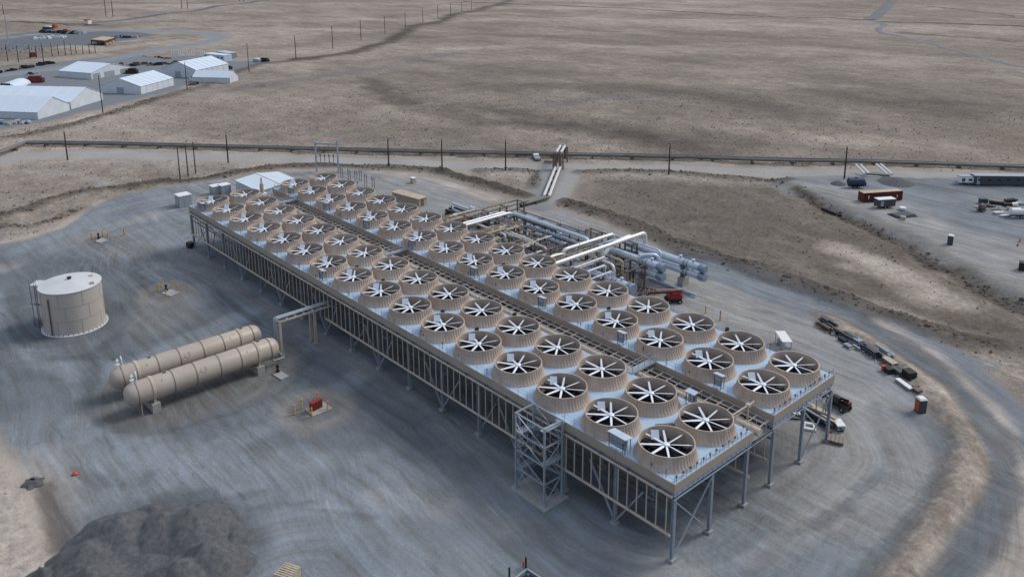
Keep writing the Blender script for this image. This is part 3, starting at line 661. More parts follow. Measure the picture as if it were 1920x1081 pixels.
    for i in range(12):
        v = B()
        y = ylo+.8+i*1.33; v.box(x0+.25, x0+.42, y, y+.16, DZ+.35, DZ+.75); v.bar((x0+.33, y+.08, DZ), (x0+.33, y+.08, DZ+.4), .05); v.build('edge_fitting', M['steel_dk'], root)
    for i in range(16):
        for c_ in cols:
            if i and random.random() < .28: B().box(i*9-4.35, i*9-4.0, c_-3.9, c_-3.3, DZ+.01, DZ+1.15).build('drive_cabinet', M['dark'], root)
    dd_ = B(); dd_.rbox((9*1-5.2, cols[0]-4.6, DZ+.25), (2.4, .6, .3), .95); dd_.build('duct_cover', M['rack'], root)
    # fans
    for ci, yc in enumerate(cols):
        for i in range(16):
            if fan0 is None:
                fan0 = make_fan(o); fn = fan0; fn.parent = root; fn.location = (i*9-o[0], yc-o[1], -o[2])
            else: fn = dup(fan0n, loc=(i*9-o[0], yc-o[1], -o[2]), parent=root)
            if ci == 0 and i == 0 and 'fan0n' not in globals(): globals()['fan0n'] = fn
            for ch in kids(fn):
                if ch.name.startswith('fan_rotor'): ch.rotation_euler = (0, 0, math.radians(-4.5*i+random.uniform(-3, 3)+(6 if ci else 0)))
                if ch.name.startswith('drive_beam'): ch.rotation_euler = (0, 0, math.radians(12))
    for ch in list(kids(root)):
        if ch.name.startswith('fan_shroud'):
            yy = ch.location[1]+o[1]
            if abs(yy-cols[0]) < .1: plates.append(ch)
    return root
plates = []
OA = (67.5, -4.07, 0); OB = (67.5, -25.6, 0)
bankA = condenser('near condenser bank, two rows of tan fan shrouds with the stair tower at its side', -4.45, 139.6, (-12.2, 4.05), (0.0, -8.15), (3.55, -3.95, -11.65), OA, None)
bankB = condenser('far condenser bank, two rows of tan fan shrouds beside the process piping', -4.2, 139.6, (-33.75, -17.6), (-21.55, -29.7), (-17.9, -25.7, -33.45), OB, None)
cp0 = cover_plate(plates[0])
for s in plates[1:]:
    if s is not plates[0]: dup(cp0, parent=s)
# ---------------------------------------------------------------- pipe rack between the banks
def gap_rack():
    o = (67.5, -15, 0); root = thing('pipe_rack', 'tan ladder shaped pipe rack in the gap between the two condenser banks', 'pipe rack', o)
    b = MB(o)
    for y in (-12.75, -14.9, -16.05, -17.2): b.box(-4.0, 139, y-.06, y+.06, 9.9, 10.05)
    b.build('rack_beam', M['tanpipe'], root); x = -3.8
    while x < 139: MB(o).box(x, x+.12, -17.14, -14.96, 9.905, 10.04).build('rack_rung', M['tanpipe'], root); x += 1.75
    b = MB(o)
    b.box(-3.5, 139, -16.0, -15.8, 7.3, 7.4); b.build('cable_tray', M['dark'], root)
    for i in range(17):
        x = -4.15+9*i; MB(o).box(x-.1, x+.1, -17.3, -12.6, 8.55, 8.82).build('cross_beam', M['steel_dk'], root)
    p = MB(o); p.tube([(-4.6, -13.75, 10.0), (139, -13.75, 10.0)], .56, 18); p.build('main_pipe', M['tanpipe'], root, True)
    c = MB(o)
    for i in range(17): x = -2.2+8.6*i; c.lathe([(.60, -.12), (.60, .12)], (x, -13.75, 10.0), 18, axis='x'); c.box(x-.15, x+.15, -14.05, -13.45, 8.83, 9.5)
    c.build('pipe_clamp', M['tanpipe'], root)
    w = MB(o); w.box(-4.3, -1.5, -17.4, -12.4, 8.35, 8.45); w.build('end_platform', M['steel'], root)
    g = MB(o)
    g.bar((-1.5, -11.9, 11.9), (-1.5, -17.0, 11.9), .18); g.bar((-1.5, -15.6, 9), (-1.5, -15.6, 11.9), .22); g.bar((-1.5, -12.6, 9), (-1.5, -12.6, 11.9), .12); g.box(-1.8, -1.2, -15.9, -15.3, 11.7, 12.1)
    g.build('end_gantry', M['tanpipe'], root)
gap_rack()
def lower_gap_pipes():
    pass
bridges = [(16.2, 'nearest the camera'), (80.5, 'halfway along the condenser'), (127.0, 'at the far end of the condenser')]
for x, wh in bridges:
    t = thing('walkway_bridge', 'grey steel crossover walkway between the two banks, '+wh, 'walkway', (x, -15, DZ), 0, 'crossover walkways between the banks')
    MB().box(-.6, .6, -2.7, 2.9, .02, .12).box(-.6, -.54, -2.7, 2.9, -.1, .02).box(.54, .6, -2.7, 2.9, -.1, .02).build('walkway_deck', M['steel'], t)
    r = MB()
    for sx in (-.57, .57):
        for z in (.6, 1.1): r.bar((sx, -2.7, z), (sx, 2.9, z), .05)
        for k in range(5): r.bar((sx, -2.6+k*1.35, .12), (sx, -2.6+k*1.35, 1.1), .05)
    r.build('railing', M['steel'], t)
# ---------------------------------------------------------------- kiosks on the deck edges
def kiosk(name, label, loc, rz=0, group=None, big=False):
    t = thing(name, label, 'kiosk', loc, rz, group); L = 2.6 if big else 1.15
    f = MB()
    for sx in (-L/2, L/2):
        for sy in ((-.5, .5) if big else (-.35, .35)): f.bar((sx, sy, 0), (sx, sy, 2.0 if sy > 0 else 1.85), .08)
    f.bar((-L/2, .5, 1.0), (L/2, .5, 1.0), .06); f.build('frame', M['steel_dk'], t)
    D = .7 if big else .45
    r = MB(); r._a([(-L/2-.2, -D, 1.88), (L/2+.2, -D, 1.88), (L/2+.2, D, 2.05), (-L/2-.2, D, 2.05), (-L/2-.2, -D, 1.96), (L/2+.2, -D, 1.96), (L/2+.2, D, 2.13), (-L/2-.2, D, 2.13)], [(3, 2, 1, 0), (4, 5, 6, 7), (0, 1, 5, 4), (1, 2, 6, 5), (2, 3, 7, 6), (3, 0, 4, 7)]); r.build('roof', M['clad'], t)
    c = MB(); n = 3 if big else 2
    for k in range(n): x = -L/2+.15+k*(L-.3)/n; c.box(x, x+(L-.3)/n-.12, -.15, .25, .45, 1.6)
    c.build('control_box', M['cabinet'], t)
    s = MB(); s.box(-L/2, L/2, .27, .30, .3, 1.7); s.build('back_panel', M['steel'], t)
    return t
for i, x in enumerate([5, 23, 41, 59.5, 79.5, 96.7, 113.9, 131.2]):
    kiosk('control_kiosk', 'small grey kiosk on the gap edge of the far bank, %s from the camera' % ORD[i], (x, -18.35, DZ), 0, 'kiosks along the far bank edge')
kiosk('control_kiosk', 'largest roofed control kiosk, pale roof, on the near edge beside the corner fan', (4.6, 3.35, DZ), 0, 'kiosks along the near bank edge', True)
kiosk('control_kiosk', 'grey roofed control kiosk on the near edge above the vessel pipe bridge', (77.4, 3.4, DZ), 0, 'kiosks along the near bank edge')
kiosk('control_kiosk', 'grey roofed kiosk on the near bank at its far left corner', (133.2, 3.3, DZ), 0, 'kiosks along the near bank edge')
kiosk('control_kiosk', 'grey roofed kiosk on the gap side edge of the near bank, beside the tan pipe', (4.8, -11.6, DZ), math.pi, 'kiosks along the near bank edge')
# ---------------------------------------------------------------- stair tower
def stair_tower():
    x0, x1, y0, y1 = 13.2, 18.7, 4.75, 8.0; t = thing('stair_tower', 'grey steel open stair tower standing against the near side of the condenser', 'stair tower', ((x0+x1)/2, (y0+y1)/2, 0)); o = t.location[:]
    MB(o).box(x0-.9, x1+.5, y0-.5, y1+.8, -.2, .14).build('base_slab', M['conc'], t)
    for x in (x0, x1):
        for y in (y0, y1):
            MB(o).bar((x, y, .14), (x, y, 11.4), .22).box(x-.32, x+.32, y-.32, y+.32, .14, .34).build('leg', M['steel'], t)
    lv = [11.3, 8.6, 5.9, 3.2]
    f = MB(o)
    for z in lv:
        for y in (y0, y1): f.bar((x0, y, z), (x1, y, z), .14, .2)
        for x in (x0, x1): f.bar((x, y0, z), (x, y1, z), .14, .2)
    f.build('frame_beam', M['steel'], t)
    b = MB(o); zs = [11.3, 8.6, 5.9, 3.2, .3]
    for k in range(4):
        za, zb = zs[k+1], zs[k]
        for x in (x0, x1):
            b.bar((x, y0, zb), (x, y1, za), .09) if k % 2 else b.bar((x, y1, zb), (x, y0, za), .09)
            b.bar((x, y0, za), (x, y1, zb), .07)
        b.bar((x1, y1+.02, zb), (x0, y1+.02, za), .09); b.bar((x1, y0, zb), (x0, y0, za), .09)
        b.bar((x1, y1+.02, za+1.35), (x1-1.4, y1+.02, za), .07)
    b.build('brace', M['steel'], t)
    zz = [.15, 3.2, 5.9, 8.6, 10.75]
    for k in range(4):
        s = MB(o); ya = y0+.35+(k % 2)*1.35; yb = ya+1.1; xa, xb = (x0+1.0, x1-1.1) if k % 2 == 0 else (x1-1.1, x0+1.0); za, zb = zz[k], zz[k+1]
        for yy in (ya, yb):
            s.bar((xa, yy, za), (xb, yy, zb), .06, .26); s.bar((xa, yy, za+1.0), (xb, yy, zb+1.0), .05)
            for q in range(4): tt = q/3; s.bar((xa+(xb-xa)*tt, yy, za+(zb-za)*tt), (xa+(xb-xa)*tt, yy, za+(zb-za)*tt+1.0), .045)
        for q in range(13): tt = (q+.5)/13; x = xa+(xb-xa)*tt; z = za+(zb-za)*tt; s.box(x-.13, x+.13, ya, yb, z-.03, z)
        s.build('stair_flight', M['steel_dk'], t)
        p = MB(o); p.box(*sorted((xb, x1-.1 if k % 2 == 0 else x0+.1)), y0+.1, y1-.1, zz[k+1]-.06, zz[k+1]); p.build('landing', M['steel'], t)
    p = MB(o); p.box(x0+.1, x0+1.3, 4.05, y0+.1, 10.77, 10.85); p.bar((x0+.1, 4.1, 11.8), (x0+.1, y0, 11.8), .05); p.bar((x0+1.3, 4.1, 11.8), (x0+1.3, y0, 11.8), .05); p.build('gangway', M['steel'], t)
stair_tower()
# ---------------------------------------------------------------- storage tank
def storage_tank():
    o = (113.6, 37.6, 0); t = thing('storage_tank', 'round beige storage tank with pale flat conical roof on the gravel', 'tank', o); R = 5.4; H = 8.5
    MB().lathe([(R+.45, -.2), (R+.45, .16), (R+.2, .22), (R, .22)], (0, 0, 0), 64).build('base_ring', M['roofw'], t)
    MB().lathe([(R, .2), (R, H)], (0, 0, 0), 72, caps=False).build('shell', M['tank'], t, True)
    s = MB()
    for z in (2.9, 5.7): s.lathe([(R+.001, z-.035), (R+.03, z-.035), (R+.03, z+.035), (R+.001, z+.035)], (0, 0, 0), 72, caps=False)
    for k in range(8):
        for z0, z1, off in ((.2, 2.9, 0), (2.9, 5.7, .3), (5.7, H, .1)):
            a = k*math.pi/4+off; s.bar(((R+.005)*math.cos(a), (R+.005)*math.sin(a), z0), ((R+.005)*math.cos(a), (R+.005)*math.sin(a), z1), .05)
    s.build('weld_seam', mat('tank_seam', (.33, .30, .275), .6), t)
    r = MB(); r.lathe([(R+.12, H-.02), (R+.12, H+.1), (R*.66, H+.42), (R*.33, H+.74), (.05, H+.98)], (0, 0, 0), 64); r.build('roof', M['roofw'], t)
    v = MB(); v.lathe([(.32, 0), (.32, .3), (.45, .32), (.45, .42)], (0, 0, H+.9), 16); v.build('roof_vent', M['dark'], t)
    v = MB(); v.lathe([(.4, 0), (.4, .35)], (.2, -3.9, H+.25), 14); v.box(-3.9, -3.2, -3.3, -2.7, H+.2, H+.55); v.build('manway', M['tanpipe'], t)
    a = math.atan2(5.0, -3.2); a2 = a-.02
    p = MB(); px, py = (R+.18)*math.cos(a2), (R+.18)*math.sin(a2); p.bar((px, py, .2), (px, py, H-1.0), .24, .14); p.build('level_gauge', M['rack'], t)
    b = MB()
    for k in range(40):
        an = 2*math.pi*k/40; b.box((R+.22)*math.cos(an)-.07, (R+.22)*math.cos(an)+.07, (R+.22)*math.sin(an)-.07, (R+.22)*math.sin(an)+.07, .16, .34)
    b.build('anchor_bolt', M['dark'], t)
    # roof platform, caged ladder and stair on the left side
    la = math.atan2(4.6, 4.4); d = Vector((math.cos(la), math.sin(la), 0)); n = Vector((-d.y, d.x, 0)); c = d*(R+.9)
    p = MB(); p.rbox((c.x, c.y, H-.0), (1.8, 2.6, .08), la); p.build('roof_platform', M['roofw'], t)
    r = MB()
    for k in (-1.3, 0, 1.3):
        q = d*(R+1.75)+n*k; r.bar((q.x, q.y, H), (q.x, q.y, H+1.1), .06); r.bar((q.x, q.y, 0), (q.x, q.y, H), .1)
    for z in (.6, 1.1):
        q0 = d*(R+1.75)-n*1.3; q1 = d*(R+1.75)+n*1.3; r.bar((q0.x, q0.y, H+z), (q1.x, q1.y, H+z), .05)
    r.build('platform_frame', M['steel_dk'], t)
    l = MB(); 
    for s_ in (-.25, .25):
        q = d*(R+.35)+n*(1.9+s_); l.bar((q.x, q.y, .1), (q.x, q.y, H+1.0), .06)
    for k in range(22): q0 = d*(R+.35)+n*1.65; q1 = d*(R+.35)+n*2.15; l.bar((q0.x, q0.y, .4+k*.38), (q1.x, q1.y, .4+k*.38), .04)
    l.build('ladder', M['dark'], t)
    s_ = MB(); q0 = d*(R+.9)-n*3.2; q1 = d*(R+.9)+n*2.2
    for e_ in (0, .8): s_.bar(tuple(q0+d*e_+Vector((0, 0, 2.3))), tuple(q1+d*e_+Vector((0, 0, 5.2))), .08, .28)
    s_.build('stair_stringer', M['roofw'], t)
storage_tank()
# ---------------------------------------------------------------- two long horizontal vessels
def vessel(x, label, y0=15.6, y1=41.4, zc=3.4, R=1.88):
    t = thing('horizontal_vessel', label, 'pressure vessel', (x, (y0+y1)/2, 0), 0, 'long cream pressure vessels'); L = (y1-y0)/2
    prof = [(.05, -L), (.9, -L+.14), (1.35, -L+.4), (1.62, -L+.75), (1.75, -L+1.15), (R, -L+1.5)]; prof = prof+[(a, -b) for a, b in prof[::-1]]
    MB().lathe(prof, (0, 0, zc), 48, axis='y').build('shell', M['vessel'], t, True)
    for y in (-8.8, 8.8):
        s = MB(); s.lathe([(R, -.22), (R+.13, -.22), (R+.13, .22), (R, .22)], (0, y, zc), 40, axis='y', caps=False); s.box(-.75, .75, y-.3, y+.3, 1.4, 2.0); s.box(-1.5, -1.2, y-.22, y+.22, 1.5, zc); s.box(1.2, 1.5, y-.22, y+.22, 1.5, zc)
        sd_ = s.build('saddle', M['tanpipe'], t); MB().box(-1.9, 1.9, y-.65, y+.65, -.2, 1.5).build('concrete_pier', M['conc'], sd_)
    for k, y in enumerate((-11.0, -5.6, -2.0, 2.0, 5.6, 11.2)):
        MB().lathe([(R+.005, -.06), (R+.06, -.06), (R+.06, .06), (R+.005, .06)], (0, y, zc), 40, axis='y', caps=False).build('stiffener_ring', M['band'], t)
    v = MB(); y = 10.6; z = zc+R
    v.tube([(0, y+.9, z-.1), (0, y+.9, z+.5)], .2, 12); v.tube([(0, y+.9, z+.5), (0, y+.9, z+1.6)], .1, 8); v.box(-.3, .3, y+.6, y+1.2, z+.5, z+.62)
    v.box(-.2, .2, y+.7, y+1.1, z+1.0, z+1.3); v.tube([(0, y+.2, z-.1), (0, y+.2, z+1.2), (.5, y+.2, z+1.6)], .1, 8, .3)
    v.build('relief_valve', M['white'], t)
    n = MB(); n.lathe([(.26, 0), (.26, .35)], (.2, -9.5, zc+R-.1), 12); n.lathe([(.26, 0), (.26, .3)], (.1, 6.5, zc+R-.1), 12)
    for yy in (-6.8, 7.4): n.lathe([(.1, 0), (.1, .25)], (-1.25, yy, zc+1.2), 8)
    n.build('nozzle', M['band'], t)
    p = MB(); p.tube([(-1.4, 10.9, .1), (-1.4, 10.9, zc)], .07, 8); p.tube([(-.2, -11.8, 1.7), (-.2, -11.8, .9), (-.2, -14, .9)], .16, 8, .4); p.build('drain_pipe', M['tanpipe'], t)
    # stencilled letters on the shell, reading along its length
    cu = bpy.data.curves.new('txt', 'FONT'); cu.body = 'AF'; cu.size = 1.35; cu.extrude = .004; cu.align_x = 'CENTER'; cu.align_y = 'CENTER'
    to = bpy.data.objects.new('txt', cu); C.objects.link(to); dg = bpy.context.evaluated_depsgraph_get(); me = bpy.data.meshes.new_from_object(to.evaluated_get(dg)); bpy.data.objects.remove(to)
    vs = np.array([v_.co[:] for v_ in me.vertices]); new = []
    for a, b, c in vs:      # wrap round the shell on the side towards -x
        th = math.radians(28)+b/R; rr = R+.012+c; new.append((-rr*math.cos(th), -a+1.0, zc+rr*math.sin(th)))
    for v_, q in zip(me.vertices, new): v_.co = q
    me.name = 'stencil_lettering'; me.materials.clear(); me.materials.append(mat('stencil_grey', (.22, .20, .19), .7)); lo = bpy.data.objects.new('stencil_lettering', me); C.objects.link(lo); lo.parent = t
    return t
vessel(72.55, 'nearer of the two long cream horizontal vessels, closest to the yellow bollards')
vessel(79.3, 'farther of the two long cream horizontal vessels, on the side of the round tank')
# pipe bridge from the vessels to the condenser
def vessel_bridge():
    o = (75.5, 9, 0); t = thing('pipe_bridge', 'grey and tan pipe bridge running from the vessels into the side of the condenser', 'pipe bridge', o); z = 6.6
    for y, xx in ((13.9, (74.6, 76.2)), (6.9, (74.9, 76.6))):
        for x in xx: MB(o).bar((x, y, .2), (x, y, z-.2), .4).build('leg', M['tanpipe'], t); 
        f = MB(o)
        for x in xx: f.box(x-.4, x+.4, y-.4, y+.4, -.2, .3)
        f.build('footing', M['conc'], t); MB(o).bar((xx[0], y, z-.9), (xx[1], y, z-.9), .16).build('cross_beam', M['steel'], t)
    b = MB(o)
    for x in (74.5, 76.5): b.bar((x, 14.1, z), (x, 1.0, z), .2, .3)
    for k in range(8): y = 14.0-k*1.7; b.bar((74.5, y, z), (76.5, y, z), .18)
    b.build('bridge_frame', M['tanpipe'], t)
    p = MB(o); p.tube([(75.3, 14.3, .9), (75.3, 14.3, z+.4), (75.3, 1.0, z+.4)], .17, 10, .6); p.tube([(75.9, 14.3, .9), (75.9, 14.3, z+.4), (75.9, 1.0, z+.4)], .22, 10, .6)
    p.tube([(75.9, 14.3, .9), (73.0, 14.6, .9)], .2, 10); p.build('pipe', M['steel'], t, True)
    MB(o).tube([(76.4, 12.8, z-.2), (76.4, 12.4, z-1.4), (76.4, 11.2, z-.1)], .06, 6).build('knee_brace', M['tanpipe'], t)
vessel_bridge()
# ---------------------------------------------------------------- wells with bollards
def bollard(loc, m, label, group, h=1.5):
    t = MB(loc); t.lathe([(.13, -.1), (.13, h-.08), (.09, h), (.02, h+.03)], loc, 14); o = t.build('bollard', m, smooth=True)
    tag(o, label, 'bollard', group)
    b = MB(); b.lathe([(.14, h-.35), (.14, h-.2)], (0, 0, 0), 14, caps=False); b.build('reflective_band', M['orange'], o)
bpx = [(553, 777, 'leftmost of the five around the red wellhead box'), (566, 766, 'back left of the five around the red wellhead box'), (596, 753, 'rearmost of the five around the red wellhead box'), (615, 769, 'rightmost of the five around the red wellhead box'), (585, 782, 'front one of the five around the red wellhead box')]
for a, b, c in bpx: bollard(GG(a, b), M['yellow'], 'yellow steel bollard, '+c, 'yellow bollards around the red wellhead box', 1.7)
for a, b, c in [(298, 545, 'leftmost'), (303, 538, 'back left'), (323, 539, 'back right'), (335, 547, 'rightmost'), (312, 556, 'front')]:
    bollard(GG(a, b), M['yellow'], 'yellow bollard at the white slab behind the round tank, %s of five' % c, 'bollards around the white slab', 1.5)
for a, b, c in [(172, 449, 'leftmost'), (180, 455, 'front left'), (193, 444, 'back'), (203, 450, 'front right'), (233, 441, 'far right')]:
    bollard(GG(a, b), M['orang2'], 'orange bollard at the far left well slab, %s of five' % c, 'orange bollards at the far left well', 1.7)
bollard(GG(1323, 587), M['yellow'], 'yellow bollard behind the far bank, left one of a pair', 'bollards right of the far bank', 1.6)
bollard(GG(1350, 601), M['orang2'], 'orange banded bollard behind the far bank, right one of a pair', 'bollards right of the far bank', 2.2)
def slab(px, py, sx, sy, rz, label, cat='slab', h=.18):
    p = GG(px, py); t = MB(); t.rbox((0, 0, h/2), (sx, sy, h+.1), 0); o = t.build('concrete_slab', M['conc']); o.location = p; o.rotation_euler = (0, 0, rz); tag(o, label, cat); return o
slab(598, 768, 2.6, 3.4, .0, 'pale concrete slab under the red wellhead box')
slab(320, 550, 3.0, 2.4, .3, 'pale concrete slab inside the bollards behind the round tank')
slab(190, 452, 2.6, 2.4, .3, 'small pale slab at the far left well')
slab(527, 705, 2.6, 1.6, .1, 'small concrete slab beside the vessel pipe bridge')
def wellbox():
    p = GG(593, 768); t = thing('wellhead_box', 'dark red steel box on the slab between five yellow bollards', 'wellhead box', (p[0], p[1], p[2]+.22), .15)
    MB().box(-.35, .35, -1.0, 1.0, 0, 1.35).build('box_body', M['red'], t); MB().box(-.42, .42, -1.05, 1.05, 1.36, 1.44).build('lid', M['red'], t)
    MB().box(.36, .4, -.8, .8, .2, 1.1).box(-.4, -.36, -.8, .8, .2, 1.1).build('door_panel', M['cont'], t)
wellbox()
def wellhead(px, py, label):
    p = GG(px, py); t = thing('wellhead', label, 'wellhead', (p[0], p[1], p[2]+.2)); MB().lathe([(.35, 0), (.35, .3), (.18, .35), (.18, .9), (.3, .95), (.3, 1.1)], (0, 0, 0), 16).build('casing', M['dark'], t)
    MB().tube([(-.4, 0, 1.2), (.4, 0, 1.2)], .08, 8).lathe([(.22, -.04), (.22, .04)], (0, 0, 1.3), 14).build('valve_wheel', M['dark'], t)
wellhead(312, 546, 'small black wellhead on the pale slab behind the round tank'); wellhead(185, 448, 'small black wellhead on the far left slab'); wellhead(521, 699, 'small grey valve standing on the slab by the vessel bridge')
# ---------------------------------------------------------------- utility poles
def pole(px, py, top, label, group, arm=True, r=.17):
    g = GG(px, py); z = np.linspace(3, 24, 211)
    d = np.array([g[0], g[1], 0])-CAM
    def py_of(zz): v = np.array([g[0], g[1], zz])-CAM; return CY-FPX*(v@U_)/(v@_f)
    h = next((zz for zz in z if py_of(g[2]+zz) <= top), 12)
    t = thing('utility_pole', label, 'utility pole', g, random.uniform(-.1, .1), group)
    p = MB(); p.lathe([(r*1.15, -.5), (r*.75, h)], (0, 0, 0), 10); p.build('pole_shaft', M['wood'], t, True)
    if arm:
        c = MB(); dirx = Vector((.74, -.67, 0)); c.bar(tuple(dirx*-.6+Vector((0, 0, h-.5))), tuple(dirx*.6+Vector((0, 0, h-.5))), .12); c.build('cross_arm', M['wood'], t)
        i = MB(); 
        for s in (-.5, .5): q = dirx*s; i.lathe([(.09, 0), (.12, .12), (.05, .3)], (q.x, q.y, h-.44), 8)
        i.lathe([(.16, 0), (.16, .55)], (.25, .1, h-1.6), 8); i.build('insulator', M['insul'], t)
    return h
rp = [(127, 300, 246), (428, 305, 251), (729, 312, 258), (829, 318, 260), (948, 319, 261), (1254, 326, 266), (1583, 335, 275)]
for i, (a, b, c) in enumerate(rp): pole(a, b, c, 'dark wooden utility pole by the roadside pipeline, %s from the left' % ORD[i], 'poles along the roadside pipeline', True, .23)
for i, (a, b, c) in enumerate([(338, 336, 275), (353, 331, 270), (367, 325, 266)]): pole(a, b, c, 'bare wooden pole of the close group of three, %s from the left' % ORD[i], 'group of three bare poles', False, .18)
dg_ = [(193, 212, 142), (351, 168, 117), (467, 135, 81), (555, 110, 66), (624, 91, 49), (677, 75, 38), (722, 64, 30), (760, 52, 23), (793, 43, 15), (821, 35, 10), (845, 30, 6), (866, 23, 4), (884, 19, 0)]
for i, (a, b, c) in enumerate(dg_): pole(a, b, c, 'tall thin wooden pole of the diagonal power line, %s counting from the white tents' % (ORD[i]), 'poles of the diagonal power line', False, .2 if i < 3 else .24)
for i, (a, b, c) in enumerate([(15, 116, 84), (35, 117, 85), (82, 118, 80), (98, 106, 82), (110, 104, 84), (123, 104, 76), (134, 103, 82), (143, 101, 84), (156, 102, 86), (168, 101, 84), (179, 100, 84), (69, 108, 86), (57, 110, 84)]):
    pole(a, b, c, 'grey substation pole at the upper left, %s of its row from the left' % ORD[i] if i < 11 else 'short substation pole in the second row, %s one' % ('right hand' if i == 11 else 'left hand'), 'poles of the upper left substation', False, .22)
for i, (a, b, c) in enumerate([(199, 32, -4), (212, 32, -5), (341, 16, -12), (352, 16, -12), (449, 3, -20), (457, 3, -20), (7, 27, 9)]):
    pole(a, b, c, ['left pole of the far twin pole line above the yard road', 'right pole of the far twin pole line above the yard road', 'left pole of the middle twin pair near the top edge', 'right pole of the middle twin pair near the top edge', 'left pole of the farthest twin pair at the top edge', 'right pole of the farthest twin pair at the top edge', 'single far pole in the upper left corner'][i], 'far twin transmission poles', False, .32)
def mast():
    g = GG(18, 96); t = thing('lattice_mast', 'tall thin pale lattice mast at the upper left substation', 'mast', g); b = MB(); H = 24
    for k in range(3):
        a = k*2.094; b.bar((.6*math.cos(a), .6*math.sin(a), 0), (.15*math.cos(a), .15*math.sin(a), H), .14)
    for j in range(12):
        z0, z1 = j*2, j*2+2; r0 = .6-.45*z0/H; r1 = .6-.45*z1/H
        for k in range(3): a = k*2.094; c = (k+1)*2.094; b.bar((r0*math.cos(a), r0*math.sin(a), z0), (r1*math.cos(c), r1*math.sin(c), z1), .08)
    b.build('lattice', M['steel'], t); MB().lathe([(.04, H), (.04, H+2)], (0, 0, 0), 6).build('aerial', M['steel'], t)
mast()
# ---------------------------------------------------------------- pipelines
def supports(mb, pts, step, h, w=1.6):
    for a, b in zip(pts[:-1], pts[1:]):
        a = Vector(a); b = Vector(b); n = max(1, int((b-a).length/step)); d = (b-a).normalized(); ang = math.atan2(d.y, d.x)
        for k in range(n): q = a.lerp(b, (k+.5)/n); g = gzi(q.x, q.y); mb.rbox((q.x, q.y, (q.z+g)/2-.15), (.4, w, max(.2, q.z-g-.3+.2)), ang)
def pipeline():
    px = [(-60, 306), (0, 291), (50, 273), (200, 275), (400, 280), (700, 287), (1000, 293), (1300, 300), (1600, 308), (1920, 318), (2300, 328)]
    P = [GG(*p) for p in px]; o = P[5]; t = thing('pipeline', 'long weathered grey double pipeline on low sleepers beside the dirt road', 'pipeline', o)
    for k, (off, r) in enumerate(((-1.0, .52), (1.0, .52))):
        pts = []
        for i, p in enumerate(P):
            a = Vector(P[max(i-1, 0)]); b = Vector(P[min(i+1, len(P)-1)]); d = (b-a); n = Vector((-d.y, d.x, 0)).normalized(); q = Vector(p)+n*off; q.z = 1.15
            pts.append(q)
        fine = []
        for a, b in zip(pts[:-1], pts[1:]):
            n = max(1, int((b-a).length/15))
            for j in range(n): q = a.lerp(b, j/n); q.z = gzi(q.x, q.y)*.5+1.2; fine.append(q)
        fine.append(pts[-1]); MB(o).tube(fine, r, 12).build('pipe', M['pipe_gr'], t, True)
        if k == 0: keep = fine
    for a, b in zip(P[:-1], P[1:]):
        a = Vector(a); b = Vector(b); n = max(1, int((b-a).length/11)); ang = math.atan2((b-a).y, (b-a).x)
        for k in range(n):
            q = a.lerp(b, (k+.5)/n); g = gzi(q.x, q.y)
            if -140 < q.y+160 < 190 or True: MB(o).rbox((q.x, q.y, g+.3), (.5, 3.2, .75), ang).build('sleeper', M['band'], t)
pipeline()
def white_pipes(label, pxs, zs, r=.42, sep=1.3, m='pipew', legs=None):
    P = [Vector(G(a, b, z)) for (a, b), z in zip(pxs, zs)]; o = tuple(P[0]); t = thing('pipe_run', label, 'pipes', o)
    for s in (-1, 1):
        pts = []
        for i, p in enumerate(P):
            d = None
            for a, b in ((i-1, i+1), (i, i+1), (i-1, i)):
                if 0 <= a and b < len(P):
                    e = P[b]-P[a]; e.z = 0
                    if e.length > .3: d = e.normalized(); break
            if d is None: d = Vector((1, 0, 0))
            pts.append(p+Vector((-d.y, d.x, 0))*s*sep/2)
        MB(o).tube(pts, r, 12, .8).build('pipe', M[m], t, True)
    return t, o, P
